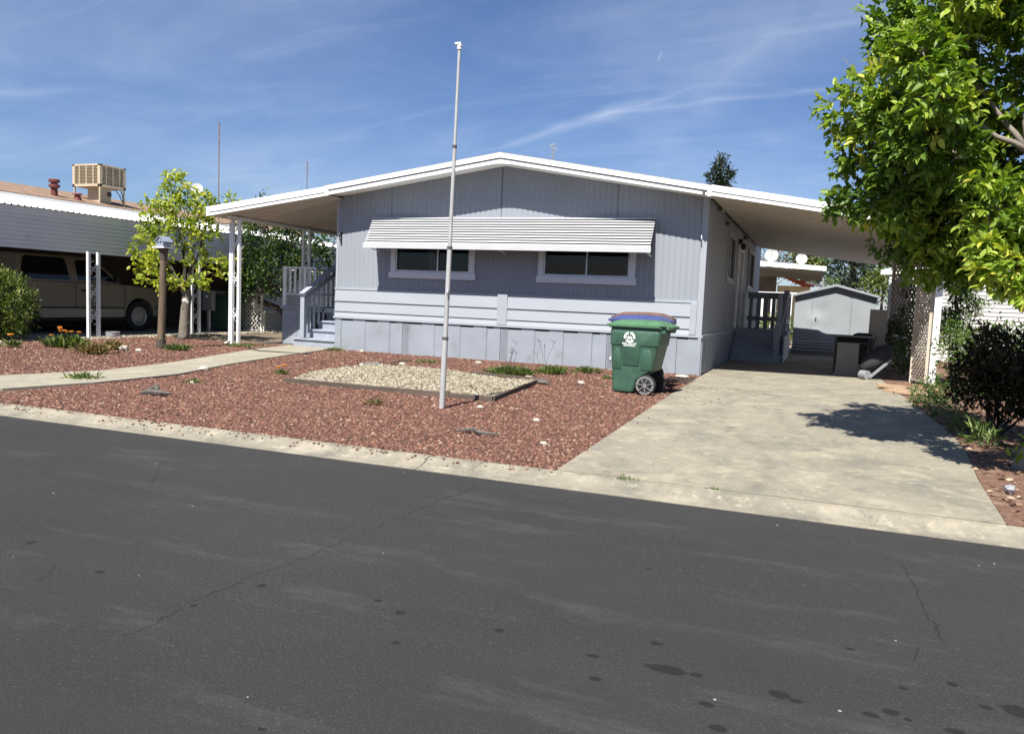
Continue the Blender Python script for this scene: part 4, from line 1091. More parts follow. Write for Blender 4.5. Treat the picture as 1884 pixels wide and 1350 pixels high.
    if logo:
        g = MB(); c0 = (-.045, .825); R0 = .062
        def Y(z): return -(np.interp(z, [.70, .90], [.262, .282]) + .0125)
        # ring of chasing arrows round a small mountain skyline
        for k_ in range(3):
            a0 = R(90 + 120 * k_ + 12); a1 = R(90 + 120 * k_ + 92); nn = 8
            for i in range(nn):
                s0 = a0 + (a1 - a0) * i / nn; s1 = a0 + (a1 - a0) * (i + 1) / nn
                q = [(c0[0] + rr * cos(a) * 1.08, c0[1] + rr * sin(a)) for rr, a in ((.048, s0), (.078, s0), (.078, s1), (.048, s1))]
                g.quad(*[(x, Y(z), z) for x, z in q])
            a2 = a1 + R(24)
            q = [(c0[0] + rr * cos(a) * 1.08, c0[1] + rr * sin(a)) for rr, a in ((.036, a1), (.090, a1), (.063, a2))]
            g.add([(x, Y(z), z) for x, z in q], [(0, 1, 2)])
        for q in ([(-.04, -.012), (-.014, .026), (.006, -.012)], [(-.008, -.012), (.018, .018), (.040, -.012)], [(-.04, -.016), (.04, -.016), (.034, -.026), (-.034, -.026)]):
            g.add([(c0[0] + x, Y(c0[1] + z), c0[1] + z) for x, z in q], [tuple(range(len(q)))])
        g.build('recycling_emblem', M['decal'], bo)
        for txt, zz, sx in (('MID VALLEY', .722, .034), ('DISPOSAL', .694, .034)):
            cu = bpy.data.curves.new('t', 'FONT'); cu.body = txt; cu.size = sx; cu.align_x = 'CENTER'; cu.offset = .0012; cu.space_character = 1.15; cu.resolution_u = 3
            to = bpy.data.objects.new('t', cu); COL.objects.link(to)
            dg = bpy.context.evaluated_depsgraph_get()
            me = bpy.data.meshes.new_from_object(to.evaluated_get(dg)); COL.objects.unlink(to); bpy.data.objects.remove(to)
            vs = [(c0[0] + v.co.x * 1.05, Y(zz + v.co.y) - .001, zz + v.co.y) for v in me.vertices]; fs = [tuple(p.vertices) for p in me.polygons]
            MB().add(vs, fs).build('lettering', M['decal'], bo)
    t.location = loc; t.rotation_euler = (0, 0, rz)
    return t
make_bin('green wheeled bin with bright green lid and white recycling emblem, nearest of the row', M['bin_green'], M['lid_green'], (-2.44, 11.40, 0), R(-6), True)
b_blue = make_bin('wheeled bin with blue lid standing between the green and the brown lidded ones', M['bin_green'], M['bin_blue'], (-2.60, 12.10, 0), R(-5), False)
b_brown = make_bin('brown wheeled bin with brown lid, farthest of the row behind the blue lidded one', M['bin_brown'], M['bin_brown'], (-2.74, 12.85, 0), R(-4), False)
b_blue.scale = (1.0, 1.0, 1.06); b_brown.scale = (1.02, 1.0, 1.09)

# ================================================================== birdhouse
bh = thing('birdhouse', 'small blue grey gabled birdhouse on top of a weathered wooden pole', 'birdhouse', (-12.42, 12.33, 0))
MB().tube([(-12.44, 12.33, .0), (-12.40, 12.33, 1.0), (-12.375, 12.33, 1.93)], [.078, .070, .062], 14).build('pole', M['wood_post'], bh, auto=R(50))
MB().tube([(-12.44, 12.33, -.02), (-12.436, 12.33, .20)], .098, 12).build('pole_sleeve', M['dark_wood'], bh)
MB().tube([(-12.375, 12.33, 1.80), (-12.37, 12.33, 1.94), (-12.37, 12.33, 2.03)], [.065, .085, .10], 12).build('bracket', M['dark_wood'], bh)
MB().box(-12.52, -12.22, 12.18, 12.48, 2.03, 2.055).build('platform', M['white_metal'], bh)
hb = MB(); hb.prism([(-12.46, 2.055), (-12.28, 2.055), (-12.28, 2.18), (-12.37, 2.255), (-12.46, 2.18)], 'y', 12.22, 12.44); hb.build('house_box', M['bird_blue'], bh)
rfm = MB(); rfm.bar((-12.495, 12.33, 2.155), (-12.37, 12.33, 2.265), .27, .014, (0, 0, 1)); rfm.bar((-12.245, 12.33, 2.155), (-12.37, 12.33, 2.265), .27, .014, (0, 0, 1)); rfm.build('roof', M['bird_blue'], bh)
for hx in (-12.405, -12.34):
    hh = MB(); hh.lathe([(.020, -.002), (.020, .002)], (hx, 12.216, 2.145), 'y', 12); hh.build('entrance_hole', M['dark'], bh)
# ================================================================== NEIGHBOUR ON THE LEFT
nb = thing('neighbouring_home', 'cream lap sided neighbouring home with brown roof and a long carport over a pickup', 'mobile home', (-20, 14, 0))
VX = -16.2
# carport valance: smooth head band over horizontal laps
va = MB()
prof = [(VX, 2.86), (VX - .01, 2.70)]
z = 2.70; pts = [(VX - .005, 2.865), (VX - .005, 2.70), (VX - .03, 2.695)]
while z > 2.0:
    pts += [(VX - .03, z), (VX + .0, z - .085), (VX - .03, z - .090)]; z -= .092
zb = pts[-1][1]
for (xa, za), (xb_, zc) in zip(pts[:-1], pts[1:]):
    va.quad((xa, 8.5, za), (xb_, 8.5, zc), (xb_, 26, zc), (xa, 26, za))
va.box(VX - .09, VX - .06, 8.5, 26, zb, 2.86)
va.build('carport_valance', M['nb_siding'], nb)
MB().box(VX - .035, VX + .02, 15.26, 15.30, zb, 2.70).build('valance_joint', M['nb_siding'], nb)
# ribbed white carport roof rising to the house
cr = MB(); xs_ = VX + .03
y = 8.5; pr = []
while y < 26: pr += [(y, 0), (y + .10, 0), (y + .115, .03), (y + .135, .03), (y + .15, 0)]; y += .15
for (ya, ha), (yb, hb_) in zip(pr[:-1], pr[1:]):
    if yb > ya: cr.quad((VX + .04, ya, 2.875 + ha), (-18.65, ya, 3.30 + ha), (-18.65, yb, 3.30 + hb_), (VX + .04, yb, 2.875 + hb_))
cr.build('carport_roof', M['white'], nb)
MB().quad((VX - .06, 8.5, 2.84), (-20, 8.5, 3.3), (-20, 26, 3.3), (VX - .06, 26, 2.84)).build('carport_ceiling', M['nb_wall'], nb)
br = MB(); br.prism([(-18.6, 3.33), (-18.6, 3.41), (-21.0, 3.93), (-24.0, 3.45), (-24.0, 3.33)], 'y', 8.3, 26.4)
nro = br.build('roof', M['brown_roof'], nb)
MB().box(-18.60, -18.57, 8.3, 26.4, 3.32, 3.385).build('roof_edge', M['white'], nro)
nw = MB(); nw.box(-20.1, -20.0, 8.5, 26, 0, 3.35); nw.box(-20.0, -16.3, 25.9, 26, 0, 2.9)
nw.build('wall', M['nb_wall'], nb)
scroll_post('carport_post', (-15.98, 13.66, 0), (-15.98, 13.93, 0), 2.0, nb)
scroll_post('carport_post', (-16.15, 17.1, 0), (-16.15, 17.38, 0), 2.0, nb)
scroll_post('carport_post', (-16.15, 21.1, 0), (-16.15, 21.38, 0), 2.0, nb)
# rear skirt wall of pale corrugated panels beyond the carport, seen behind the porch
cw = MB(); z = .62
while z < 1.95: cw.prism([(-15.90, z), (-15.86, z + .03), (-15.86, z + .06), (-15.90, z + .088)], 'y', 19.5, 26) if False else cw.add([(-15.9, 19.3, z), (-15.86, 19.3, z + .045), (-15.9, 19.3, z + .09), (-15.9, 25.5, z + .09), (-15.86, 25.5, z + .045), (-15.9, 25.5, z)], [(0, 1, 4, 5), (1, 2, 3, 4)]); z += .09
cw.build('corrugated_panel', M['nb_siding'], nb)
# two vents and the cooler on the roof
def rz_(x): return 3.41 + (x + 18.6) * (-.52 / 2.4)
v = MB(); v.lathe([(.09, 3.45), (.08, 3.76), (.135, 3.78), (.135, 3.85), (.08, 3.86), (.08, 3.90), (.135, 3.91), (.14, 3.97), (.12, 3.99)], (-19.3, 15.45, 0)); v.build('roof_vent', M['red_vent'], nro)
v = MB(); v.lathe([(.13, 3.45), (.08, 3.60), (.07, 3.64), (.13, 3.65), (.10, 3.69)], (-19.05, 15.95, 0)); v.build('roof_vent', M['red_vent'], nro)
co = thing('evaporative_cooler', 'beige evaporative cooler box standing on legs on the neighbouring brown roof', 'rooftop cooler', (-19.5, 17.0, 3.6))
X0, X1, Y0, Y1, Z0, Z1 = -20.05, -19.0, 16.62, 17.52, 3.98, 4.60
b = MB(); b.box(X0, X1, Y0, Y1, Z1 - .05, Z1); b.box(X0, X1, Y0, Y1, Z0, Z0 + .07); b.box(X0 + .04, X1 - .04, Y0 + .04, Y1 - .04, Z0 + .07, Z0 + .09)
for x in (X0, X1 - .09):
    for y in (Y0, Y1 - .09): b.box(x, x + .09, y, y + .09, Z0, Z1)
b.build('cabinet', M['cooler'], co, bevel=.006)
MB().box(X0 + .04, X1 - .04, Y0 + .04, Y1 - .04, Z0 + .1, Z1 - .06).build('pad', M['cooler_pad'], co)
g = MB()
for i in range(1, 4):
    t = i / 4; g.box(X0 + (X1 - X0) * t - .015, X0 + (X1 - X0) * t + .015, Y0 + .005, Y0 + .035, Z0, Z1 - .02); g.box(X1 - .035, X1 - .005, Y0 + (Y1 - Y0) * t - .015, Y0 + (Y1 - Y0) * t + .015, Z0, Z1 - .02)
for i in range(12):
    z = Z0 + .10 + i * .04; g.box(X0 + .08, X1 - .08, Y0 + .012, Y0 + .04, z, z + .008); g.box(X1 - .04, X1 - .012, Y0 + .08, Y1 - .08, z, z + .008)
g.build('louvre_grille', M['cooler'], co)
for x in (X0 + .04, X1 - .04):
    for y in (Y0 + .04, Y1 - .04):
        l = MB(); l.bar((x, y, Z0), (x, y, rz_(x) + .0), .04, .04, (1, 0, 0)); l.build('leg', M['cooler'], co)
MB().box(X0 + .3, X1 - .3, Y0 + .25, Y1 - .25, 3.5, Z0).build('duct', M['cooler'], co)
w = MB(); w.tube([(X1 - .1, Y1 - .3, Z0), (X1 + .02, Y1 - .25, 3.8), (X1 - .02, Y1 - .1, 3.62), (X1 - .1, Y1 - .02, 3.75), (X1 - .2, Y1, Z0)], .012, 6); w.box(X1 - .12, X1 - .04, Y0 + .35, Y0 + .43, 3.74, 3.86); w.build('cable', M['black_plastic'], co)
# antennas
def antenna(name, lab, x, y, z0, z1, n, w, mat='rust'):
    t = thing(name, lab, 'antenna', (x, y, z0))
    MB().tube([(x, y, z0), (x, y, z1)], .018, 8).build('mast', M[mat], t)
    e = MB()
    for i in range(n):
        z = z1 - .05 - i * .10; ww = w * (1 - .03 * i)
        e.bar((x - ww, y - .3 * ww, z), (x + ww, y + .3 * ww, z), .012, .012)
    e.build('antenna_element', M[mat], t)
antenna('antenna', 'tall thin mast antenna rising behind the lime green tree on the left', -18.6, 20.85, 3.5, 6.62, 8, .05)
antenna('antenna', 'short distant mast antenna above the left porch canopy', -21.8, 30.0, 4.5, 7.05, 5, .10)
t = thing('antenna', 'small television antenna seen above the right slope of the roof', 'antenna', (-11.95, 35, 6.5))
MB().tube([(-11.95, 35, 6.5), (-11.95, 35, 8.5)], .03, 8).build('mast', M['galv'], t)
e = MB()
for i in range(5): e.bar((-12.12 + .02 * i, 35, 8.42 - i * .16), (-11.72 - .02 * i, 34.8, 8.45 - i * .16), .025, .025)
e.bar((-12.1, 34.9, 8.45), (-11.75, 35.1, 8.2), .03, .03)
e.build('antenna_element', M['galv'], t)
def dish(lab, c, r, nrm, base):
    t = thing('satellite_dish', lab, 'satellite dish', base)
    n_ = Vector(nrm).normalized(); u = n_.cross(Vector((0, 0, 1))).normalized(); w_ = n_.cross(u)
    vs = [Vector(c) - n_ * r * .18]; fs = []; k = 20
    for j in (1, 2, 3):
        for i in range(k):
            a = 2 * pi * i / k; rr = r * j / 3; vs.append(Vector(c) + rr * (cos(a) * u + sin(a) * w_) - n_ * r * .18 * (1 - (j / 3) ** 2))
    for i in range(k): fs.append((0, 1 + i, 1 + (i + 1) % k))
    for j in (0, 1):
        for i in range(k): fs.append((1 + j * k + i, 1 + j * k + (i + 1) % k, 1 + (j + 1) * k + (i + 1) % k, 1 + (j + 1) * k + i))
    n0 = len(vs); vs += [v - n_ * .015 for v in vs]; fs += [tuple(i + n0 for i in f) for f in fs]
    MB().add(vs, fs).build('reflector', M['dish'], t, smooth=True)
    a = MB(); a.tube([Vector(c) - w_ * r * .9 * (1 if w_.z > 0 else -1), Vector(c) + n_ * r * .9], .012, 6); a.build('feed_arm', M['galv'], t)
    b_ = MB(); b_.tube([Vector(base), (base[0], base[1], c[2]), Vector(c) - n_ * r * .2], .02, 6); b_.build('mount', M['galv'], t)
dish('satellite dish on the neighbouring roof behind the lime green tree', (-18.9, 20.2, 4.42), .19, (.6, -.75, .3), (-18.95, 20.3, 3.5))

# ------------------------------------------------------------------ pickup / utility vehicle in the carport
tr_ = thing('parked_truck', 'tan pickup with windowed bed cap parked in the shade of the left carport', 'pickup', (-18.4, 15.0, 0))
TX = -17.42; TW = 2.0; YR, YF = 13.02, 16.52; WR = .41
def tx(x0): return x0
side = [(11.9, .50), (11.86, .75), (11.9, 1.24), (17.0, 1.19), (17.28, 1.10), (17.36, .95), (17.36, .60), (17.25, .46), (17.02, .44)]
def arch(yc, r, n=10, rev=True): return [(yc + r * cos(pi * i / n), .42 + r * sin(pi * i / n)) for i in range(n + 1)]
poly = [(11.9, .50), (11.86, .75), (11.9, 1.28), (16.0, 1.26), (16.9, 1.20), (17.26, 1.10), (17.36, .95), (17.37, .60), (17.28, .48), (16.52 + .52, .44)] + arch(YF, .50)[0:] + [(YF - .52, .40), (YR + .52, .40)] + arch(YR, .50) + [(YR - .52, .44)]
bd = MB(); bd.prism(poly, 'x', TX - TW, TX)
body = bd.build('body', M['truck'], tr_, bevel=.015)
# greenhouse: tapered cab
gh = MB()
zt, zbm = 1.93, 1.27; ins = .16
cabp = [(12.98, zbm), (13.10, zt), (15.20, zt), (15.95, zbm)]
vs = [(TX - .03, y, z) if z < 1.5 else (TX - ins, y, z) for y, z in cabp] + [(TX - TW + .03, y, z) if z < 1.5 else (TX - TW + ins, y, z) for y, z in cabp]
gh.add(vs, [(0, 1, 2, 3), (7, 6, 5, 4), (0, 4, 5, 1), (1, 5, 6, 2), (2, 6, 7, 3), (3, 7, 4, 0)])
gh.build('cab', M['truck'], tr_, bevel=.03)
def gq(name, pts, mat=M['dark_glass']):
    def P(y, z, o): return (TX - .03 - (z - zbm) / (zt - zbm) * (ins - .03) + o, y, z)
    vs = [P(y, z, .006) for y, z in pts] + [P(y, z, -.01) for y, z in pts]; n_ = len(pts)
    return MB().add(vs, [tuple(range(n_)), tuple(range(2 * n_ - 1, n_ - 1, -1))] + [(i, (i + 1) % n_, (i + 1) % n_ + n_, i + n_) for i in range(n_)]).build(name, mat, tr_)
gq('side_window', [(13.06, 1.33), (13.20, 1.82), (13.28, 1.87), (14.24, 1.87), (14.32, 1.82), (14.40, 1.33)])
gq('side_window', [(14.62, 1.33), (14.60, 1.80), (14.66, 1.84), (15.12, 1.84), (15.20, 1.80), (15.70, 1.38), (15.70, 1.33)])
ws = MB(); ws.quad((TX - .2, 15.27, 1.86), (TX - TW + .2, 15.27, 1.86), (TX - TW + .1, 15.93, 1.32), (TX - .1, 15.93, 1.32)); ws.build('windscreen', M['dark_glass'], tr_)
def strip(name, y0, y1, z0, z1, o, mat): return MB().box(TX - .005, TX + o, y0, y1, z0, z1).build(name, mat, tr_)
strip('lower_panel', YR + .56, YF - .56, .40, .62, .012, M['truck_low'])
strip('side_moulding', YR + .55, YF - .54, .625, .665, .02, M['black_plastic'])
strip('side_moulding', YF + .53, 17.3, .625, .665, .02, M['black_plastic'])
dr_ = MB()
for y in (14.52, 16.02): dr_.box(TX - .002, TX + .004, y - .008, y + .008, .45, 1.26)
dr_.build('door_seam', M['dark'], tr_)
strip('door_handle', 14.68, 14.86, 1.05, 1.10, .025, M['black_plastic'])
strip('window_sill_trim', 11.95, 14.45, 1.285, 1.30, .02, M['chrome'])
m_ = MB(); m_.box(TX + .02, TX + .16, 15.62, 15.74, 1.30, 1.46); m_.build('wing_mirror', M['black_plastic'], tr_, bevel=.02)
for yc in (YR, YF):
    for sx in (0, 1):
        xx = TX - .13 if sx == 0 else TX - TW + .13
        o = 1 if sx == 0 else -1
        w = MB(); w.lathe([(.2, -.11), (WR - .03, -.11), (WR, -.08), (WR, .08), (WR - .03, .11), (.26, .11), (.24, .05)], (xx, yc, WR), 'x', 32)
        wo_ = w.build('wheel', M['tyre'], tr_, auto=R(40))
        if sx == 0:
            h = MB(); h.lathe([(.262, .085), (.262, .118), (.245, .122), (.225, .10), (.20, .105), (.10, .125), (.04, .135), (.035, .15)], (xx, yc, WR), 'x', 32)
            ho = h.build('wheel_cover', M['hubcap'], wo_, auto=R(50))
            d = MB()
            for k_ in range(12):
                a = 2 * pi * k_ / 12; d.lathe([(.014, .112), (.014, .1165)], (xx, yc + .18 * cos(a), WR + .18 * sin(a)), 'x', 8)
            d.build('cover_hole', M['dark'], wo_)
for yc in (YR, YF):
    fl = MB(); pts = [(TX + .012, yc + .53 * cos(pi * i / 16), .42 + .53 * sin(pi * i / 16)) for i in range(17)]; fl.tube(pts, .022, 6); fl.build('wheel_arch_trim', M['truck_low'], tr_)
MB().box(TX - TW + .05, TX - .05, 11.95, 17.2, .32, .46).build('underbody', M['dark'], tr_)
bp = MB(); bp.box(TX - TW - .01, TX + .03, 17.28, 17.46, .50, .66); bp.build('front_bumper', M['chrome'], tr_, bevel=.02)
hl = MB(); hl.box(TX - .28, TX + .006, 17.30, 17.385, .84, 1.0); hl.build('headlight', M['chrome'], tr_, bevel=.01)

# things kept in the carport beyond the truck
gb = thing('rubbish_bin', 'dark green bin standing in the shadow behind the left carport posts', 'rubbish bin', (-16.6, 19.0, 0))
b = MB(); b.prism([(-16.95, .05), (-16.35, .05), (-16.28, 1.0), (-17.02, 1.0)], 'y', 18.8, 19.4); b.build('bin_body', M['bin_green'], gb, bevel=.02)
b = MB(); b.prism([(-17.06, 1.0), (-16.24, 1.0), (-16.3, 1.07), (-17.0, 1.07)], 'y', 18.75, 19.45); b.build('lid', M['bin_green'], gb, bevel=.01)
eb = thing('electrical_box', 'grey utility box on a post at the back of the left carport', 'utility box', (-16.6, 18.2, 0))
MB().box(-16.62, -16.55, 18.2, 18.27, 0, .85).build('post', M['galv'], eb); MB().box(-16.75, -16.42, 18.15, 18.32, .62, 1.2).build('box', M['grey_plank'], eb, bevel=.01)
MB().box(-16.62, -16.54, 18.14, 18.15, .98, 1.06).build('meter_window', M['white_metal'], eb)
# metal pan beside the post
pn = MB(); pn.lathe([(.14, .0), (.145, .01), (.15, .13), (.158, .135), (.158, .14), (.14, .138), (.135, .02), (.04, .02)], (-15.55, 13.95, 0.01)); po = pn.build('metal_pan', M['galv'], None, origin=(-15.55, 13.95, .01), auto=R(40))
tag(po, 'shallow round metal pan on the pebbles next to the carport post', 'pan')

# white lattice behind the porch on the left
def lattice(name, lab, a, b, z0, z1, pitch_, w, mat, frame=True, thk=.012):
    a = Vector(a); b = Vector(b); d = b - a; L_ = d.length; d.normalize(); nr = Vector((-d.y, d.x, 0))
    t = thing(name, lab, 'lattice fence', (a.x, a.y, 0))
    g = MB(); H = z1 - z0
    n_ = int((L_ + H) / pitch_) + 1
    for s, oo in ((1, .0), (-1, thk + .002)):
        for i in range(n_):
            u0 = i * pitch_ - (H if s == 1 else 0)
            # segment u(t)=u0+t*s.. clip to 0..L
            if s == 1: p = [(u0, 0), (u0 + H, H)]
            else: p = [(u0, 0), (u0 - H, H)]
            (ua, va_), (ub, vb_) = p
            def clip(u, v, u2, v2):
                if u < 0: v += (0 - u) * (v2 - v) / (u2 - u); u = 0
                if u > L_: v += (L_ - u) * (v2 - v) / (u2 - u); u = L_
                return u, v
            if max(ua, ub) <= 0 or min(ua, ub) >= L_: continue
            ca = clip(ua, va_, ub, vb_); cb_ = clip(ub, vb_, ua, va_)
            P = a + d * ca[0] + nr * oo; Q = a + d * cb_[0] + nr * oo
            if abs(ca[0] - cb_[0]) < .01: continue
            g.bar((P.x, P.y, z0 + ca[1]), (Q.x, Q.y, z0 + cb_[1]), thk, w, tuple(nr.cross(Vector((Q.x - P.x, Q.y - P.y, cb_[1] - ca[1])))))
    g.build('lattice_panel', mat, t)
    if frame:
        f = MB(); o = nr * .02
        for zz in (z0, z1): f.bar((a.x, a.y, zz), (b.x, b.y, zz), .045, .05)
        for p in (a, b): f.box(p.x - .03, p.x + .03, p.y - .03, p.y + .03, z0 - .1, z1 + .02)
        f.build('lattice_frame', mat, t)
    return t
lattice('lattice_skirt', 'white lattice skirt low behind the orange tree', (-15.7, 19.6, 0), (-15.7, 23.5, 0), .05, .62, .115, .03, M['lattice_white'])
lattice('lattice_skirt', 'shaded white lattice panel at the far end of the left carport', (-17.6, 19.55, 0), (-15.75, 19.55, 0), .05, 1.15, .14, .03, M['lattice_white'])

# ================================================================== RIGHT SIDE
lattice('lattice_trellis', 'beige diamond lattice panel beside the white carport post', (1.91, 16.42, 0), (1.72, 17.0, 0), .08, 2.45, .115, .030, M['lattice'])
lattice('lattice_trellis', 'shaded lattice panel farther back along the carport', (2.05, 20.2, 0), (1.60, 21.3, 0), .08, 2.6, .16, .042, M['lattice'])
# shed at the end of the drive
sd = thing('storage_shed', 'dented pale grey metal storage shed with low gable roof behind the carport', 'shed', (.46, 29.9, 0))
SX0, SX1, SY0, SY1 = -.83, 1.72, 28.8, 31.3
front = MB()
nx_, nz_ = 26, 18; 
def dent(x, z):
    d = 0
    for (dx, dz, r, a) in ((-.20, 1.05, .22, -.05), (.05, 1.35, .25, .03), (-.32, .55, .3, -.035), (.35, .8, .3, .025), (-.05, .62, .12, -.05)):
        q = ((x - dx) ** 2 + (z - dz) ** 2) / r ** 2
        d += a * math.exp(-q)
    return d
def ztop(x): return 1.86 + .33 * (1 - abs((x - .45) / 1.3))
vs = []; fs = []
for i in range(nx_ + 1):
    x = SX0 + (SX1 - SX0) * i / nx_
    for j in range(nz_ + 1):
        z = .12 + (ztop(x) - .12) * j / nz_; vs.append((x, SY0 + dent(x, z) + (.012 if .93 < x < 1.0 else 0), z))
for i in range(nx_):
    for j in range(nz_): a = i * (nz_ + 1) + j; fs.append((a, a + nz_ + 1, a + nz_ + 2, a + 1))
front.add(vs, fs); front.build('front_panel', M['shed'], sd, smooth=True)
s_ = MB(); s_.box(SX0, SX0 + .01, SY0 + .01, SY1, .1, 1.87); s_.box(SX1 - .01, SX1, SY0 + .01, SY1, .1, 1.87); s_.box(SX0, SX1, SY1 - .01, SY1, .1, 1.9); s_.build('side_panel', M['shed'], sd)
s_ = MB(); s_.prism([(SX0 - .06, 1.88), (.45, 2.25), (SX1 + .06, 1.90), (SX1 + .06, 1.83), (.45, 2.17), (SX0 - .06, 1.80)], 'y', SY0 - .16, SY1 + .1); s_.build('roof', M['shed'], sd, bevel=.006)
s_ = MB(); s_.prism([(SX0 - .01, 1.80), (.45, 2.165), (SX1 + .01, 1.82), (SX1 + .01, 1.73), (.45, 2.07), (SX0 - .01, 1.70)], 'y', SY0 - .05, SY0 - .02); s_.build('gable_trim', M['step'], sd)
s_ = MB(); s_.box(-.15, -.11, SY0 - .05, SY0 - .01, .98, 1.1); s_.build('door_handle', M['black_plastic'], sd)
for xe in (.955, -.27):
    MB().box(xe, xe + .012, SY0 - .03, SY0 + .01, .15, 1.98).build('door_edge', M['skirt_dark'], sd)
s_ = MB(); s_.box(SX0, SX1, SY0 - .02, SY0 + .08, 0, .12); s_.build('base_rail', M['dark_wood'], sd)
# low grey platform of planks in front of the shed
pf = thing('plank_platform', 'weathered grey plank platform lying in front of the metal shed', 'platform', (-.1, 26.5, 0))
for i in range(4):
    y = 25.1 + i * .62; zz = .16 + i * .06
    MB().box(-.78 + .03 * i, .75, y, y + .57, zz - .05, zz).build('plank', M['grey_plank'], pf, bevel=.005)
MB().box(-.74, .72, 25.12, 25.16, .0, .11).build('front_board', M['grey_plank'], pf)
# discarded desk, propped boards, wheeled cart
dk = thing('desk', 'discarded dark desk standing under the carport in front of the shed', 'desk', (.62, 18.4, 0))
MB().box(.18, 1.10, 18.0, 18.55, .80, .83).build('desktop', M['grey_plank'], dk)
MB().box(.33, .37, 18.02, 18.5, 0, .80).build('side_panel', M['black_plastic'], dk); MB().box(1.02, 1.06, 18.02, 18.5, 0, .80).build('side_panel', M['black_plastic'], dk)
MB().box(.37, 1.02, 18.06, 18.46, .66, .70).build('shelf', M['dark_wood'], dk); MB().box(.37, 1.02, 18.44, 18.48, .2, .80).build('back_panel', M['black_plastic'], dk)
s_ = MB(); s_.tube([(.70, 18.1, .84), (.78, 18.2, .845), (.98, 18.25, .85), (1.05, 18.2, .84)], [.03, .05, .045, .02], 8); s_.build('folded_cloth', M['fabric'], None, origin=(.85, 18.2, .83)); 
fc = bpy.data.objects['folded_cloth']; tag(fc, 'crumpled dark cloth lying on top of the discarded desk', 'cloth')
b = MB(); n_ = 8; vs = []
for i in range(n_ + 1):
    t = i / n_; z = .02 + .66 * t; y = 17.72 + .10 * t - .14 * max(0, (.25 - t) / .25) ** 2; w0 = .38 - .06 * max(0, (.25 - t) / .25) ** 2
    vs += [(w0, y, z), (.80, y, z), (w0, y + .012, z), (.80, y + .012, z)]
fs = []
for i in range(n_):
    a = i * 4; fs += [(a, a + 1, a + 5, a + 4), (a + 2, a + 6, a + 7, a + 3), (a, a + 4, a + 6, a + 2), (a + 1, a + 3, a + 7, a + 5)]
fs += [(0, 2, 3, 1), (n_ * 4, n_ * 4 + 1, n_ * 4 + 3, n_ * 4 + 2)]
tag(MB().add(vs, fs).build('board', M['beige_board'], None, origin=(.6, 17.7, 0)), 'short grey board with curled foot propped against the desk', 'board')
lb = MB(); lb.obox((1.14, 18.28, .70), (1, .12, 0), (-.12, 1, .12), (0, -.12, 1), .165, .012, .70)
tag(lb.build('board', M['beige_board'], None, origin=(1.14, 18.2, 0)), 'tall grey beige board leaning upright beside the desk', 'board')
wb = thing('garden_cart', 'tipped dark fabric garden cart with pale round end lying by the boards', 'garden cart', (1.05, 17.0, 0))
b = MB(); b.tube([(.86, 17.05, .20), (1.0, 17.1, .34), (1.18, 17.2, .50), (1.34, 17.3, .62)], [.09, .16, .19, .12], 14); b.build('fabric_tub', M['fabric'], wb, smooth=True)
b = MB(); b.tube([(.84, 17.0, .10), (.95, 16.88, .10)], .09, 20); b.build('roller', M['grey_plastic'], wb)
b = MB(); b.bar((.98, 16.86, .06), (1.36, 17.1, .42), .03, .045); b.build('frame_bar', M['grey_plastic'], wb)
b = MB(); b.tube([(.82, 17.2, .25), (.98, 17.5, .75)], .012, 6); b.tube([(.90, 17.15, .2), (1.08, 17.5, .85)], .012, 6); b.build('handle', M['black_plastic'], wb)
# lumber offcuts
LBR = [(1.29, 14.45, -28, .46, 'lumber'), (1.24, 14.95, -40, .50, 'lumber'), (1.45, 15.05, -18, .85, 'lumber'), (1.44, 14.72, -14, .55, 'lumber'), (1.66, 15.2, -12, .75, 'lumber'), (1.76, 15.5, -24, .60, 'lumber_red'), (1.38, 14.28, 4, .34, 'lumber'), (1.62, 14.35, 10, .30, 'lumber'), (1.70, 14.9, -5, .45, 'lumber'), (1.5, 15.45, -20, .7, 'lumber_red')]
llab = ['short tan lumber offcut at the left end of the pile', 'tan lumber plank crossing the left end of the pile', 'longest tan plank on the far side of the lumber pile', 'middle plank of the lumber pile', 'long plank on the right side of the lumber pile', 'reddish brown plank at the right end of the lumber pile', 'small lumber offcut nearest the street', 'small block offcut at the near right of the pile', 'plank partly hidden by the green shrub', 'reddish plank at the back of the lumber pile']
for i, (x, y, a, L_, mt) in enumerate(LBR):
    a = R(a); z = .035 + .018 * (i % 3)
    b = MB(); b.obox((0, 0, 0), (cos(a), sin(a), .0), (-sin(a), cos(a), 0), (0, 0, 1), L_ / 2, .065, .019)
    o = b.build('lumber_offcut', M[mt], None, origin=(0, 0, 0), bevel=.003); o.location = (x, y, z); tag(o, llab[i], 'lumber', 'lumber offcuts piled on the driveway edge')

# ---------------- neighbour on the right: white lap siding, turned to the street
A = Vector((1.95, 27.5, 0)); B = Vector((7.8, 22.6, 0)); d = (B - A); LL = d.length; d.normalize(); nrm = Vector((d.y, -d.x, 0))
if nrm.dot(Vector((0, -1, 0)) - A.normalized()) < 0: nrm = -nrm
rn = thing('neighbouring_home', 'white lap sided neighbouring home at the right edge behind the shrubs', 'mobile home', (3.8, 24, 0))
g = MB(); z = .0
while z < 2.55:
    P = lambda u, o, zz: (A.x + d.x * u + nrm.x * o, A.y + d.y * u + nrm.y * o, zz)
    g.quad(P(0, .0, z + .115), P(LL, .0, z + .115), P(LL, .014, z), P(0, .014, z)); g.quad(P(0, .014, z), P(LL, .014, z), P(LL, .0, z - .001), P(0, .0, z - .001)); z += .115
g.build('wall', M['white_wall'], rn)
g = MB()
for u in (5.0, 6.2, 6.35): g.obox(P(u, .04, 1.3), tuple(d), tuple(nrm), (0, 0, 1), .035, .02, 1.3)
g.build('corner_strip', M['grey_plank'], rn)
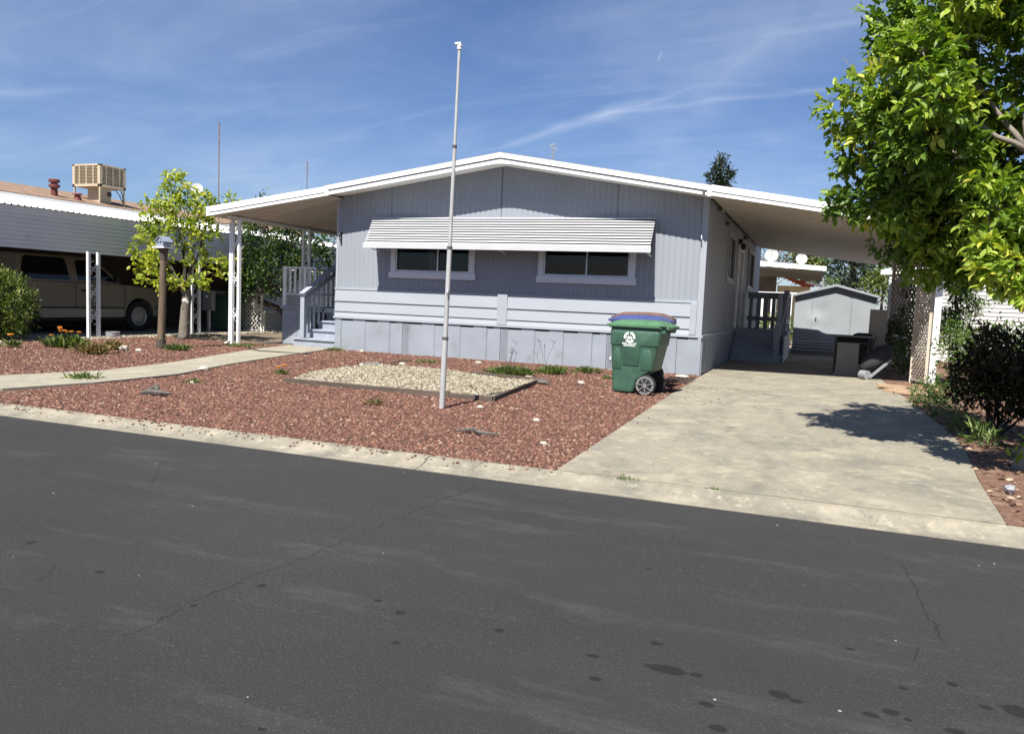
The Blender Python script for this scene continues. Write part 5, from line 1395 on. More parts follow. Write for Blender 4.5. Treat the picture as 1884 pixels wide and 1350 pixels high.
g = MB(); q = [P(-.3, .04, 2.56), P(LL + .3, .04, 2.56), P(LL + .3, -3.5, 3.3), P(-.3, -3.5, 3.3)]; g.add(q + [(x, y, z + .14) for x, y, z in q], [(0, 1, 2, 3), (4, 5, 6, 7), (0, 1, 5, 4), (1, 2, 6, 5), (2, 3, 7, 6), (3, 0, 4, 7)]); g.build('roof', M['white_metal'], rn)

for k_, (xc, w_, yy, lab) in enumerate(((-9.5, 13, -15, 'unseen grey home with dark roof added across the street to reflect in the windows'), (8.5, 14, -14, 'unseen tan walled home with dark roof added across the street'))):  # unseen homes added behind the camera for window reflections and less sky light
    oh = thing('added_opposite_home', lab, 'mobile home', (xc, yy, 0)); b = MB(); b.box(xc - w_ / 2, xc + w_ / 2, yy - 5, yy, 0, 2.9); b.build('wall', M['nb_wall'] if k_ else M['grey_plank'], oh)
    b = MB(); b.prism([(yy + .8, 2.9), (yy - 2.5, 3.9), (yy - 5.8, 2.9), (yy - 5.8, 2.75), (yy + .8, 2.75)], 'x', xc - w_ / 2 - .5, xc + w_ / 2 + .5); b.build('roof', M['skirt_dark'], oh)
    for j in range(3):
        MB().box(xc - w_ / 2 + 2 + j * 4, xc - w_ / 2 + 3.4 + j * 4, yy, yy + .03, 1.1, 2.2).build('window', M['dark_glass'], oh)
# ---------------- home farther back, seen under the canopy
fb = thing('distant_home', 'distant cream home with red trimmed roof and white edged carport seen under the canopy', 'mobile home', (-1.2, 40, 0))
MB().prism([(-3.6, 3.58), (.12, 3.33), (.12, 3.13), (-3.6, 3.36)], 'y', 37.9, 38.05).build('carport_fascia', M['white'], fb)
MB().quad((-3.6, 38, 3.32), (.05, 38, 3.10), (.05, 46, 2.95), (-3.6, 46, 3.2)).build('carport_roof', M['grey_plank'], fb)
MB().box(-.02, .06, 38.1, 38.2, 0, 3.1).build('carport_post', M['grey_plank'], fb)
MB().box(-2.1, -.55, 42.0, 42.1, 0, 2.55).build('wall', M['cream'], fb)
MB().prism([(-1.9, 2.98), (-.35, 2.72), (-.35, 2.52), (-.9, 2.52)], 'y', 41.6, 41.8).build('roof_gable', M['red_roof'], fb)
MB().prism([(-.75, 2.78), (.05, 2.60), (.05, 2.50), (-.75, 2.66)], 'y', 41.0, 41.2).build('awning', M['white'], fb)
MB().box(-3.2, -2.15, 41.9, 42.0, 0, 3.0).build('side_wall', M['nb_wall'], fb)
dish('white satellite dish at the left end of the distant white roof edge', (-2.25, 38.1, 3.80), .30, (0, -1, .25), (-2.25, 38.3, 3.5))
dish('cream satellite dish right of the white one on the distant roof edge', (-.95, 38.1, 3.66), .25, (.1, -1, .25), (-.95, 38.3, 3.4))
# white rail fence and hedge between
wf = thing('rail_fence', 'white rail fence beyond the shaded stairs beside the shed', 'fence', (-1.5, 33, 0))
f = MB(); f.box(-3.4, -.6, 33, 33.06, 1.95, 2.02); f.build('top_rail', M['white_metal'], wf)
for i in range(8):
    x = -3.3 + i * .36; MB().box(x, x + .08, 33, 33.05, .6, 1.95).build('picket', M['white_metal'], wf)

# ================================================================== VEGETATION
def shrub(name, lab, cat, blobs, per, n, L_, W, mat, wood=None, stems=3, base=None, group=None, simple=True, upb=.3, spread=.03, shell=.3):
    t = thing(name, lab, cat, base if base else (blobs[0][0], blobs[0][1], 0), 0, group)
    P, D, B_ = blob_points(blobs, per, shell)
    P[:, 2] = np.maximum(P[:, 2], .03)
    PP, DD = cluster_leaves(P, D, n, spread, .9, upb)
    PP[:, 2] = np.maximum(PP[:, 2], .015)
    k = len(P); tn = np.repeat(np.clip(RNG.normal(.45, .25, k), 0, 1), n) * .7 + RNG.uniform(0, .3, k * n)
    leaf_cloud('foliage', PP, DD, L_, W, mat, t, tn, simple)
    if wood:
        w = MB(); b0 = Vector(base if base else (blobs[0][0], blobs[0][1], 0))
        for i in range(stems):
            bl = blobs[i % len(blobs)]
            limb(w, b0 + Vector((random.uniform(-.05, .05), random.uniform(-.05, .05), 0)), (bl[0] + random.uniform(-.5, .5) * bl[3], bl[1] + random.uniform(-.5, .5) * bl[3], bl[2] + random.uniform(-.2, .5) * bl[3]), .02, .007, 5)
        w.build('stem', wood, t)
    return t

# ---- big tree over the driveway
bt = thing('shade_tree', 'large leafy tree with yellow green leaves overhanging the driveway at the right', 'tree', (2.0, 7.95, 0))
BL = [(.08, 8.2, 3.13, .26), (.36, 8.0, 3.28, .33), (.50, 8.2, 3.88, .36), (.72, 7.8, 3.45, .42), (.80, 8.2, 4.10, .5), (1.11, 8.0, 3.76, .5), (1.45, 8.0, 4.15, .55), (.72, 7.6, 2.98, .38), (.40, 7.9, 2.82, .32), (.20, 8.2, 2.75, .22),
      (.14, 8.0, 2.30, .20), (.36, 8.3, 2.34, .26), (.62, 7.9, 2.42, .38), (.98, 8.2, 2.60, .42), (.92, 8.3, 2.12, .34), (.62, 8.5, 1.98, .20), (.90, 8.6, 1.80, .22), (1.28, 8.7, 1.82, .26), (1.27, 8.6, 2.95, .45), (1.50, 8.2, 3.2, .48),
      (1.60, 8.9, 2.35, .30), (1.22, 7.2, 1.80, .20), (1.36, 7.0, 1.68, .24), (1.45, 7.1, 1.98, .22), (1.55, 6.9, 1.55, .22), (1.0, 8.9, 3.3, .45), (1.9, 7.9, 3.5, .55), (2.1, 8.6, 3.0, .5), (2.5, 7.6, 3.3, .6), (3.0, 8.2, 3.7, .65), (2.2, 7.0, 2.9, .5), (2.6, 8.9, 2.5, .5),
      (1.9, 7.2, 2.1, .35), (2.3, 7.6, 4.3, .6), (1.6, 8.6, 4.7, .6), (1.2, 7.6, 4.6, .5), (3.1, 7.3, 2.7, .5), (.9, 7.3, 3.9, .35), (.75, 9.2, 2.9, .35), (.8, 9.5, 3.5, .4), (.78, 7.05, 3.0, .3), (.62, 7.3, 2.7, .28), (.36, 7.7, 3.0, .26), (.62, 7.25, 3.4, .3), (1.05, 8.6, 2.1, .36), (1.2, 7.4, 2.25, .26), (.95, 7.5, 2.6, .28), (1.3, 8.3, 2.3, .36), (.75, 8.5, 2.25, .3), (1.6, 8.6, 2.0, .3), (1.15, 8.8, 1.78, .2), (1.5, 8.7, 2.7, .35)]
LOWD = {0, 1, 2, 3, 4, 5, 7, 8, 9, 18, 19, 25, 39}
P, D, Bi = blob_points(BL, 400, .15, [1.5 if i in LOWD else (3.2 if 21 <= i <= 24 else 2.1) for i in range(len(BL))])
fork1 = Vector((1.50, 7.75, 2.78))
NL = 8
tone = RNG.normal(.38, .16, len(P)) + .18 * np.sin(Bi * 2.4) + np.where(np.isin(Bi, [3, 7, 21, 22, 23, 24]), .22, 0) + np.where(np.isin(Bi, [0, 1, 2, 4, 5, 8, 18, 37]), .13, 0)
PP, DD = cluster_leaves(P, D, NL, .022, 1.0, .12)
tn = np.repeat(tone, NL) + RNG.normal(0, .10, len(P) * NL)
Ps = np.array([(1.70, 7.75, .20)] * 14) + RNG.normal(0, .05, (14, 3)); Ds = norm(RNG.normal(0, 1, (14, 3)) + np.array((-.8, -.3, .5)))
PP = np.concatenate([PP, Ps]); DD = np.concatenate([DD, Ds]); tn = np.concatenate([tn, RNG.uniform(.1, .6, 14)])
leaf_cloud('foliage', PP, DD, .096, .43, M['leaf_big'], bt, tn, False, .18)
w = MB()
tk_ = [(1.90, 7.95, -.06), (1.88, 7.95, .10), (1.90, 7.95, .28), (1.97, 7.96, .6), (2.08, 7.98, 1.0), (2.12, 7.97, 1.55)]
w.tube(tk_, [.30, .20, .145, .12, .115, .12], 14)
w.build('trunk', M['bark'], bt, smooth=True)
w = MB()
mains = [((2.12, 7.97, 1.5), (1.52, 7.8, 2.70), .055, .035), ((2.12, 7.97, 1.5), (2.5, 7.9, 2.8), .08, .05), ((2.12, 7.97, 1.5), (1.55, 8.5, 2.2), .05, .03), ((2.12, 7.97, 1.4), (1.5, 7.2, 1.8), .04, .02), ((2.1, 7.97, 1.5), (2.1, 8.5, 3.0), .06, .04)]
ends = []
for a, b, r0, r1 in mains: limb(w, a, b, r0, r1, 8, .04); ends.append(Vector(b))
for b_ in [(.95, 7.8, 3.05), (1.05, 7.9, 3.35), (1.45, 8.0, 3.9), (1.9, 7.9, 3.6)]: limb(w, ends[0], b_, .028, .012, 7, .05); ends.append(Vector(b_))
for bl in BL:
    c = Vector(bl[:3]); e = min(ends, key=lambda q: (q - c).length)
    limb(w, e, c, .018 if (e - c).length > .3 else .012, .007, 5, .06)
    for _ in range(4): limb(w, c, c + Vector([random.gauss(0, .45) * bl[3] for _ in range(3)]), .007, .003, 4, .05, 3)
w.build('limb', M['limb'], bt, smooth=True)
ls = MB()
# leafy sprout low on the trunk

# ---- lime tree on the left
lt = thing('young_tree', 'young lime green tree with whitewashed trunk beside the birdhouse', 'tree', (-14.35, 14.9, 0))
LB = [(-14.6, 14.9, 3.68, .36), (-14.3, 14.9, 3.30, .42), (-14.95, 14.8, 3.05, .45), (-15.4, 14.9, 2.75, .38), (-13.8, 15.0, 3.25, .38), (-14.3, 14.8, 2.6, .5), (-15.2, 14.7, 2.2, .42), (-13.7, 14.9, 2.7, .42), (-14.8, 14.6, 1.9, .38), (-13.9, 14.9, 2.0, .36), (-13.2, 15.0, 1.75, .30), (-14.6, 14.5, 1.40, .25), (-13.6, 14.8, 1.45, .25), (-15.0, 14.4, 1.45, .20), (-13.2, 15.2, 3.35, .2), (-15.5, 14.8, 1.85, .25), (-14.2, 14.6, 1.35, .2), (-14.75, 14.9, 3.95, .2)]
P, D, Bi = blob_points(LB, 235, .2)
PP, DD = cluster_leaves(P, D, 7, .05, 1.0, .1)
tn = np.repeat(RNG.normal(.55, .2, len(P)), 7) + RNG.normal(0, .12, len(P) * 7)
leaf_cloud('foliage', PP, DD, .13, .55, M['leaf_lime'], lt, tn, True)
w = MB(); w.tube([(-14.33, 14.9, -.03), (-14.31, 14.9, .15), (-14.28, 14.9, .6), (-14.22, 14.9, 1.02), (-14.25, 14.9, 1.2)], [.16, .125, .11, .115, .12], 12); w.build('trunk', M['whitewash'], lt, smooth=True)
w = MB()
for (b_, r) in (((-14.9, 14.7, 2.2), .04), ((-14.35, 14.9, 2.6), .05), ((-13.75, 14.9, 2.5), .045), ((-14.1, 15.0, 2.3), .04), ((-14.6, 14.6, 1.8), .03)): limb(w, (-14.25, 14.9, 1.1), b_, r, .02, 6, .04)
for bl in LB: 
    limb(w, (-14.3 + (bl[0] + 14.3) * .5, 14.85, 1.1 + (bl[2] - 1.1) * .62), bl[:3], .016, .006, 5, .06)
w.build('limb', M['bark_dark'], lt, smooth=True)

# ---- orange tree behind the porch
ot = thing('citrus_tree', 'dense dark glossy tree with bent trunk behind the left porch', 'tree', (-15.2, 20.0, 0))
OB = [(-16.3, 19.4, 2.7, .75), (-15.3, 19.3, 3.0, .85), (-14.4, 19.3, 2.7, .85), (-15.8, 19.2, 1.9, .7), (-14.9, 19.2, 2.0, .8), (-13.9, 19.4, 2.1, .65), (-16.6, 19.3, 1.6, .45), (-15.5, 19.3, 3.75, .35), (-16.0, 19.0, 1.25, .4), (-13.4, 19.8, 2.6, .5), (-14.9, 19.1, 1.45, .4), (-15.9, 19.6, 3.4, .5), (-14.6, 19.8, 3.2, .5), (-16.4,19.2,2.2,.5)]
P, D, Bi = blob_points(OB, 230, .45)
PP, DD = cluster_leaves(P, D, 7, .07, 1.0, -.05)
tn = np.repeat(RNG.normal(.42, .22, len(P)), 7) + RNG.normal(0, .12, len(P) * 7)
leaf_cloud('foliage', PP, DD, .13, .45, M['leaf_orange'], ot, tn, True)
w = MB(); w.tube([(-14.95, 20.0, -.05), (-15.0, 19.95, .4), (-15.3, 19.8, .72), (-15.9, 19.6, .95), (-16.0, 19.5, 1.4), (-15.9, 19.4, 1.9)], [.12, .10, .095, .09, .08, .05], 10)
w.build('trunk', M['bark_dark'], ot, smooth=True)
w = MB(); 
for bl in OB: limb(w, (-15.6, 19.5, 1.2), bl[:3], .035, .012, 5, .05)
w.build('limb', M['bark_dark'], ot)

# ---- background trees
def bg_tree(name, lab, blobs, per, n, L_, W, mat, base, trunk_r, bark='bark_dark', upb=0, spread=.2, shell=.35):
    t = thing(name, lab, 'tree', base)
    P, D, Bi = blob_points(blobs, per, shell)
    PP, DD = cluster_leaves(P, D, n, spread, 1.0, upb)
    tn = np.repeat(RNG.normal(.45, .22, len(P)), n) + RNG.normal(0, .1, len(P) * n)
    leaf_cloud('foliage', PP, DD, L_, W, M[mat], t, tn, True)
    w = MB(); topb = max(blobs, key=lambda q: q[2])
    w.tube([base, (base[0], base[1], topb[2] * .5), (topb[0], topb[1], topb[2])], [trunk_r, trunk_r * .7, trunk_r * .2], 8)
    for bl in blobs: limb(w, (base[0] + (topb[0] - base[0]) * .5, base[1], min(bl[2] * .85, topb[2] * .9)), bl[:3], trunk_r * .3, trunk_r * .08, 5)
    w.build('trunk', M[bark], t)
bg_tree('pine_tree', 'distant pine top rising above the right slope of the roof', [(-6.25, 50, 9.9, .38, .45), (-6.5, 50, 9.3, .5, .4), (-5.9, 50, 9.2, .5, .4), (-6.2, 50, 8.6, .7, .5), (-6.2, 50, 7.5, 1.3, .8), (-6.3, 50, 6.2, 1.6, .8), (-6.25, 50, 10.35, .18, .25)], 120, 9, .34, .2, 'needle', (-6.3, 50, 0), .25, upb=.5, spread=.12)
bg_tree('conifer_tree', 'dark layered conifer behind the metal shed', [(1.5, 46, 5.4, .8, .5), (1.2, 46, 4.6, 1.2, .4), (1.9, 46, 4.3, 1.2, .4), (1.3, 46, 3.8, 1.4, .4), (2.2, 46, 3.5, 1.2, .4), (.9, 46, 3.1, 1.0, .35), (1.8, 46, 2.8, 1.6, .5), (1.5, 46, 6.2, .5, .5)], 75, 9, .36, .2, 'needle', (1.5, 46, 0), .22, upb=-.1, spread=.15)
bg_tree('leafy_tree', 'bright green tree behind the distant white roof edge', [(-.9, 52, 5.1, .7, .6), (-.3, 52, 4.5, .7, .5), (-1.3, 52, 4.6, .8, .6), (-.8, 52, 3.8, 1.2, .7)], 120, 8, .26, .5, 'leaf_bush', (-.9, 52, 0), .15)
bt2 = thing('bare_tree', 'sparse grey branched tree between the home and the bright green tree', 'tree', (-3.0, 49, 0))
w = MB(); w.tube([(-3.0, 49, 0), (-3.0, 49, 3.5)], [.2, .14], 8)
tips = []
for i in range(46):
    a = Vector((-3.0 + random.uniform(-.3, .3), 49, random.uniform(2.5, 4.2))); b_ = a + Vector((random.gauss(0, 1.1), random.gauss(0, .6), random.uniform(.3, 2.0))); limb(w, a, b_, .045, .018, 4, .12, 5); tips.append(b_)
w.build('limb', M['bark'], bt2)
P = np.array([tuple(p) for p in tips]); P = np.repeat(P, 9, 0) + RNG.normal(0, .35, (len(P) * 9, 3))
leaf_cloud('foliage', P, norm(RNG.normal(0, 1, P.shape)), .22, .5, M['needle'], bt2, None, True)
bg_tree('leafy_tree', 'small pale green tree behind the right end of the shed', [(2.6, 40, 2.9, .6, .5), (2.2, 40, 2.5, .6, .5), (3.1, 40, 2.6, .8, .6)], 120, 8, .2, .5, 'leaf_bush', (2.6, 40, 0), .1)
bg_tree('leafy_tree', 'small green tree top at the right end of the distant carport', [(.35, 44, 3.0, .25, .3), (.45, 44, 2.6, .35, .4)], 150, 8, .15, .5, 'leaf_hedge', (.4, 44, 0), .06)
bg_tree('leafy_tree', 'far trees behind the white sided home at the right edge', [(9, 48, 4.0, 2.2, 1.6), (12, 48, 4.2, 2.4, 1.8), (6.3, 48, 3.6, 1.8, 1.4), (15, 46, 4, 2.5, 2)], 40, 9, .4, .5, 'leaf_hedge', (10, 48, 0), .2)

# ---- shrubs on the right
shrub('red_leaf_shrub', 'dark red leaved shrub under the big tree at the right edge', 'shrub', [(1.72, 10.1, .80, .28), (2.0, 10.2, .85, .35), (2.35, 10.2, .75, .38), (1.62, 10.1, .55, .25), (1.95, 10.0, .50, .32), (2.3, 10, .4, .3), (1.80, 10.4, 1.02, .2), (2.7, 10.2, .8, .35), (1.85, 9.9, .7, .35), (2.2, 9.9, .6, .35)], 1100, 7, .085, .32, M['leaf_red'], M['bark_dark'], 7, (1.92, 10.15, 0), spread=.03)
shrub('green_shrub', 'low bright green shrub spilling over the driveway edge below the white post', 'shrub', [(1.50, 12.9, .17, .24, .18), (1.72, 12.7, .2, .26, .2), (1.42, 12.5, .10, .16, .12), (1.66, 13.1, .3, .2, .16)], 1200, 6, .05, .5, M['leaf_hedge'], M['bark_dark'], 3, (1.6, 12.8, 0), spread=.02)
shrub('green_shrub', 'shaded dark green clump between the driveway and the red leaved shrub', 'shrub', [(1.50, 11.5, .15, .24, .17), (1.60, 11.0, .14, .22, .16), (1.75, 12.0, .2, .22, .18)], 800, 6, .05, .5, M['leaf_hedge'], None, 3, (1.6, 11.4, 0), spread=.02)
shrub('strappy_plant', 'long leaved weeds in the shade beside the driveway in front of the tree', 'plant', [(1.56, 9.7, .08, .16, .1), (1.60, 9.3, .08, .15, .1), (1.68, 9.0, .06, .12, .08)], 700, 5, .15, .14, M['weed'], None, 1, (1.58, 9.4, 0), upb=.8, spread=.02)
shrub('hedge', 'leafy green hedge in front of the white sided home', 'hedge', [(2.45, 14.6, .45, .45), (2.3, 15.5, .75, .42), (2.9, 15.5, .8, .5), (3.4, 15.2, .75, .5), (4.0, 15.2, .7, .55), (4.6, 15, .7, .55), (2.25, 16.2, 1.0, .3), (5.3, 15, .7, .6), (2.9, 14.3, .4, .4)], 420, 9, .075, .5, M['leaf_hedge'], M['bark_dark'], 6, (3.0, 15.2, 0), spread=.05)
shrub('climbing_vine', 'green vine climbing beside the white carport post against the white siding', 'vine', [(2.32, 16.9, 1.3, .22), (2.45, 17.0, 1.7, .25), (2.6, 17.1, 2.05, .25), (2.3, 16.8, 2.1, .2), (2.75, 17.2, 1.5, .2), (2.35, 16.9, .9, .25), (3.1, 17.3, 1.75, .16), (2.25, 16.9, 2.45, .2), (2.4, 16.8, 1.9, .28), (2.35, 16.8, 1.2, .28)], 900, 8, .075, .45, M['leaf_hedge'], M['bark_dark'], 6, (2.4, 16.9, 0), spread=.05)
rb = shrub('rose_bush', 'shaded bush with pale faded roses between the lattice panels', 'rose bush', [(1.75, 19.6, .7, .4), (1.7, 18.3, .5, .32), (1.9, 20.4, 1.1, .45), (1.8, 21.0, .8, .5), (1.65, 17.5, .35, .25), (2.15, 19.4, 1.4, .3), (2.0,20.1,1.8,.3)], 520, 8, .07, .5, M['leaf_orange'], M['bark_dark'], 6, (1.8, 19.3, 0), spread=.05)
fl_ = MB()
v_, f_ = ico()
for (x, y, z) in ((1.55, 19.0, .85), (1.72, 18.9, .82), (1.45, 18.6, .55), (1.62, 18.3, .50), (1.75, 18.2, .52), (1.50, 18.2, .40), (1.88, 18.0, .75), (1.42, 17.6, .32), (1.95, 17.4, .45), (1.58,18.7,.62)):
    r = random.uniform(.03, .055); fl_ = MB(); fl_.add([(x + a[0] * r * 1.3, y + a[1] * r, z + a[2] * r * .7) for a in v_], [tuple(q) for q in f_]); fl_.build('rose_bloom', M['petal_white'], rb)
shrub('hedge', 'sunlit green bushes beyond the shaded stairs and left of the shed', 'hedge', [(-2.6, 32.2, .7, .6, .5), (-1.8, 32.2, .75, .6, .5), (-1.1, 32.0, .8, .45, .5), (-3.3, 32.2, .7, .5, .5), (-.95, 31.5, .5, .3, .4)], 220, 7, .12, .5, M['leaf_bush'], None, 3, (-2, 32.2, 0), spread=.06)
# ---- bush at the left edge, flowers and weeds
shrub('round_bush', 'clipped yellow green bush cut by the left edge of the photo', 'bush', [(-16.05, 11.45, .80, .74, .70), (-15.85, 11.4, .5, .62, .5), (-16.2, 11.4, 1.1, .5, .42), (-16.5, 11.2, .7, .7, .7)], 1000, 8, .085, .36, M['leaf_bush'], M['bark_dark'], 5, (-16.1, 11.4, 0), spread=.035, shell=.6, upb=.5)
cp = thing('flower_clump', 'clump of orange and yellow poppies near the left carport', 'flowers', (-13.6, 11.1, 0))
Pc = np.stack([RNG.normal(-13.6, .16, 260), RNG.normal(11.1, .12, 260), np.full(260, .01)], -1)
leaf_cloud('foliage', Pc, norm(np.stack([(Pc[:, 0] + 13.6) * 2.2, (Pc[:, 1] - 11.1) * 2, np.full(260, 1.0)], -1)), .24, .10, M['weed'], cp, None, True)
fl_ = MB()
for (x, y, z) in ((-13.85, 11.0, .22), (-13.72, 11.1, .31), (-13.62, 11.0, .36), (-13.52, 11.05, .30), (-13.44, 11.1, .31), (-13.36, 11.2, .30), (-13.75, 11.1, .38), (-13.5, 11.0, .33)):
    fl_.lathe([(.008, z - .01), (.038, z + .015), (.045, z + .03), (.01, z + .02)], (x, y, 0), 'z', 8)
fl_.build('flower', M['petal'], cp)
def clump(name, lab, cat, x, y, r, h, n, L_, W, mat, up_=1.0, group=None):
    t = thing(name, lab, cat, (x, y, 0), 0, group)
    P = np.stack([RNG.normal(x, r * .35, n), RNG.normal(y, r * .35, n), RNG.uniform(0, h * .5, n)], -1)
    Dv = np.stack([(P[:, 0] - x) / r, (P[:, 1] - y) / r, np.full(n, up_)], -1) + RNG.normal(0, .35, (n, 3))
    Dv[:, 2] = np.abs(Dv[:, 2])
    leaf_cloud('foliage', P, norm(Dv), L_, W, M[mat], t, None, True)
    return t
clump('flower_clump', 'single orange poppy clump at the far left edge', 'flowers', -14.1, 10.4, .15, .1, 60, .16, .12, 'weed')
fo = MB(); fo.lathe([(.01, .22), (.05, .25), (.055, .27), (.01, .26)], (-14.1, 10.35, 0), 'z', 8); fo.build('flower', M['petal'], bpy.data.objects['flower_clump.001'])
clump('small_shrub', 'low reddish green shrub near the left carport post', 'shrub', -12.15, 10.5, .32, .26, 420, .11, .25, 'dry_weed', .7)
clump('small_shrub', 'small green shrub beside the pale rock left of the birdhouse', 'shrub', -12.65, 11.35, .2, .26, 240, .10, .25, 'dry_weed', .8)
clump('weed', 'grey green weed at the foot of the birdhouse pole', 'weed', -11.9, 12.2, .28, .12, 240, .12, .12, 'weed', .9)
clump('weed', 'green weed growing on the edge of the walkway', 'weed', -8.98, 7.62, .22, .06, 130, .11, .14, 'weed', .5)
clump('weed', 'small weed around the pale stone in the red rock bed', 'weed', -7.76, 8.25, .10, .04, 90, .06, .2, 'weed', .5)
clump('weed', 'largest green weed patch behind the pebble bed by the skirting', 'weed', -4.85, 12.5, .42, .12, 620, .13, .12, 'weed', .8)
clump('weed', 'bushy green weed beside the pebble bed corner', 'weed', -4.35, 13.3, .32, .12, 380, .12, .12, 'weed', .8)
clump('weed', 'green grass tuft between the pebble bed and the bins', 'weed', -3.9, 13.9, .22, .1, 200, .11, .12, 'weed', .9)
clump('weed', 'small green sprig in front of the bins at the skirting', 'weed', -3.3, 13.1, .12, .04, 60, .07, .2, 'weed', .6)
clump('weed', 'yellowish weed by the skirting behind the pebble bed', 'weed', -7.0, 13.6, .3, .04, 90, .08, .2, 'weed', .5)
clump('weed', 'weed between the walkway end and the home corner', 'weed', -9.9, 14.75, .2, .06, 110, .09, .2, 'weed', .5)
clump('weed', 'sparse yellow weeds at the foot of the left canopy post', 'weed', -12.0, 14.2, .6, .03, 260, .08, .2, 'weed', .4)
clump('weed', 'reddish sprout in the middle of the red rock bed', 'weed', -4.75, 7.9, .14, .05, 60, .08, .2, 'dry_weed', .5)
clump('weed', 'small weed in the joint between curb and driveway', 'weed', -1.25, 5.66, .07, .02, 60, .035, .2, 'weed', .4)
clump('weed', 'tiny weed in the curb joint right of the first one', 'weed', -.62, 5.66, .05, .01, 30, .03, .2, 'weed', .4)
clump('flower_clump', 'small orange flowers beside the left end of the pebble bed', 'flowers', -7.63, 9.95, .12, .05, 70, .08, .2, 'weed', .6)
fo = MB(); fo.lathe([(.008, .10), (.035, .12), (.04, .13), (.01, .125)], (-7.65, 9.9, 0), 'z', 8); fo.lathe([(.008, .13), (.03, .15), (.035, .16), (.01, .15)], (-7.58, 9.95, 0), 'z', 8); fo.build('flower', M['petal'], bpy.data.objects['flower_clump.002'])
# tall dry stalks
for k_, (x, y, lab) in enumerate(((-5.2, 13.2, 'thin branching stalks left of the centre skirting vent'), (-4.6, 13.5, 'thin dark stalk right of the centre skirting vent'))):
    t = thing('seedling', lab, 'plant', (x, y, 0)); w = MB()
    for i in range(4): 
        tip = (x + random.uniform(-.15, .2), y, random.uniform(.3, .55)); limb(w, (x + random.uniform(-.05, .05), y, 0), tip, .0045, .003, 5, .08)
        for j in range(2): limb(w, tip, (tip[0] + random.uniform(-.08, .08), y, tip[2] + .06), .003, .005, 4)
    w.build('stem', M['bark_dark'], t)
# ---- loose stones and litter
def stone(lab, x, y, r, mat='pebble_white', name='stone', cat='stone', flat=.65):
    v, f = ico(); s = random.Random(int(x * 100 + y * 37))
    vs = [(x + a[0] * r * s.uniform(.8, 1.25), y + a[1] * r * s.uniform(.7, 1.1), r * flat * .6 + a[2] * r * flat * s.uniform(.8, 1.1)) for a in v]
    o = MB().add(vs, [tuple(q) for q in f]).build(name, M[mat], None, origin=(x, y, 0)); tag(o, lab, cat); return o
stone('pale rounded rock beside the small green shrub', -12.45, 11.42, .12)
stone('smaller pale rock right of the rounded one', -12.15, 11.5, .07)
stone('pale flat stone near the walkway in the red rocks', -8.82, 9.6, .085)
stone('pale stone in the small weed of the red rock bed', -7.74, 8.2, .04)
stone('white stone chip in the red rocks near the curb', -2.24, 6.66, .035)
stone('pale chip on the red rocks behind the white chip', -2.75, 7.9, .04)
stone('white stone behind the pebble bed', -7.1, 12.75, .07)
stone('pale stone on the far edge of the pebble bed', -7.55, 12.1, .06)
stone('pale stone near the base of the flagpole', -3.65, 8.45, .045)
stone('dry grey brown clod right of the pebble bed', -3.95, 11.55, .12, 'debris', 'dirt_clod', 'clod', .5)
stone('pale fragment near the foot of the bins', -3.45, 12.0, .06)
stone('white fragments by the skirting behind the pebble bed', -6.2, 14.2, .07)
stone('grey paver fragment behind the bins at the driveway edge', -2.25, 14.4, .16, 'pebble_white', 'paver', 'paver', .3)
stone('pale stone on the street edge of the pebble bed', -5.35, 9.3, .045)
stone('white stone near the home corner by the walkway', -9.3, 14.9, .07)
stone('white stone on the pebble bed edge near the weeds', -4.4, 12.15, .06)
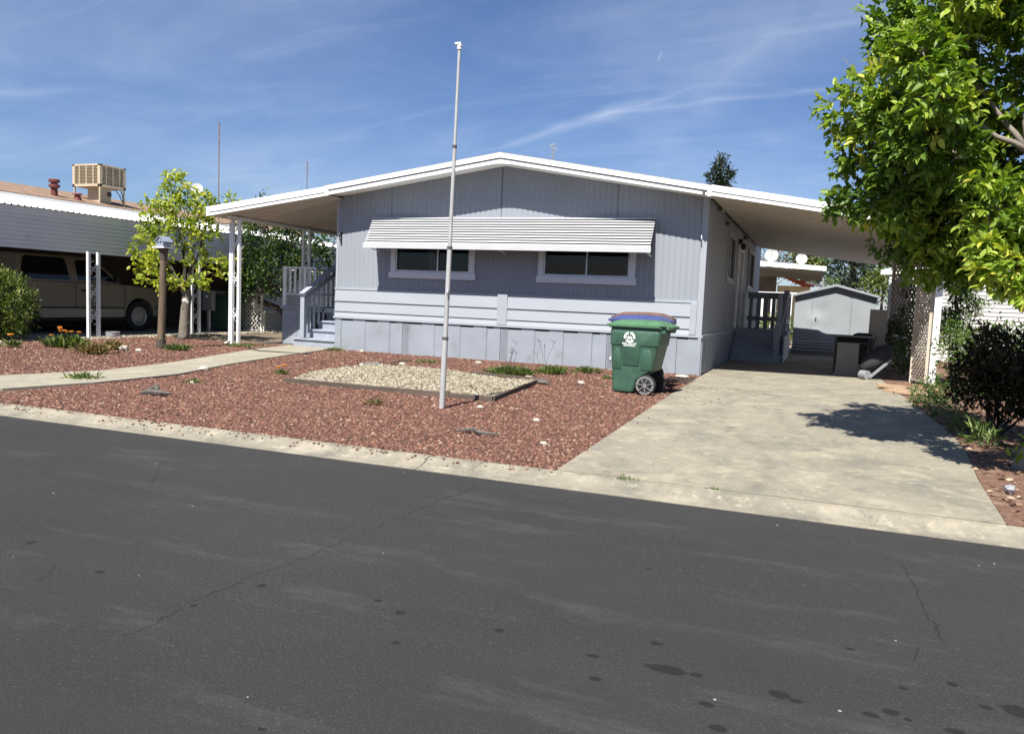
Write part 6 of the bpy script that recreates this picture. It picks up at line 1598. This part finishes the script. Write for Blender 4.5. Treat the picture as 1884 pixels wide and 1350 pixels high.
w = MB(); w.tube([(-7.35, 6.98, .03), (-7.22, 7.0, .05), (-7.08, 7.03, .045), (-6.98, 7.1, .03)], [.012, .035, .03, .01], 6); tag(w.build('leaf_litter', M['debris'], None), 'dark curled leaf on the red rocks near the curb', 'leaf')
w = MB(); w.tube([(-7.5, 7.25, .03), (-7.42, 7.3, .06), (-7.36, 7.24, .03)], [.02, .04, .02], 6); tag(w.build('leaf_litter', M['debris'], None), 'dry tuft of debris left of the curled leaf', 'debris')
w = MB(); w.tube([(-3.15, 6.75, .03), (-3.0, 6.82, .045), (-2.9, 6.72, .04), (-2.72, 6.76, .03)], [.01, .022, .02, .008], 6); tag(w.build('leaf_litter', M['debris'], None), 'dark twiggy debris in the red rocks above the driveway corner', 'debris')
w = MB(); w.bar((-7.0, 12.15, .10), (-6.75, 12.45, .14), .05, .03); tag(w.build('wood_scrap', M['dark_wood'], None), 'short dark wood scrap at the far edge of the pebble bed', 'wood scrap')
w = MB(); w.bar((-7.6, 12.3, .04), (-7.3, 12.3, .05), .06, .04); tag(w.build('wood_scrap', M['grey_plank'], None), 'grey wood scrap at the far left corner of the pebble bed', 'wood scrap')
# hose across the walkway
w = MB(); w.tube([(-12.1, 14.6, .01), (-11.2, 13.5, .045), (-10.6, 13.1, .045), (-10.0, 13.2, .04), (-9.6, 13.5, .02)], .011, 6); tag(w.build('garden_hose', M['hose'], None), 'thin black hose crossing the walkway near the porch steps', 'hose')
# crumpled plastic at the right edge
v, f = ico(); vs = [(1.40 + a[0] * .045 * random.uniform(.7, 1.2), 6.72 + a[1] * .045 * random.uniform(.7, 1.2), .045 + a[2] * .04 * random.uniform(.8, 1.2)) for a in v]
tag(MB().add(vs, [tuple(q) for q in f]).build('crumpled_plastic', M['grey_plastic'], None), 'crumpled pale plastic ball on the mulch at the right edge', 'litter')
# metal racks lying in the gap behind the bins
rk = thing('wire_rack', 'dark wire rack lying in the bin shadow beside the driveway', 'rack', (-2.15, 13.4, 0)); w = MB()
for i in range(5): w.bar((-2.35, 12.9 + i * .25, .06), (-1.95, 12.9 + i * .25, .06), .012, .012)
for x in (-2.35, -1.95): w.bar((x, 12.9, .06), (x, 13.9, .06), .015, .015)
w.build('wire_grid', M['black_plastic'], rk)
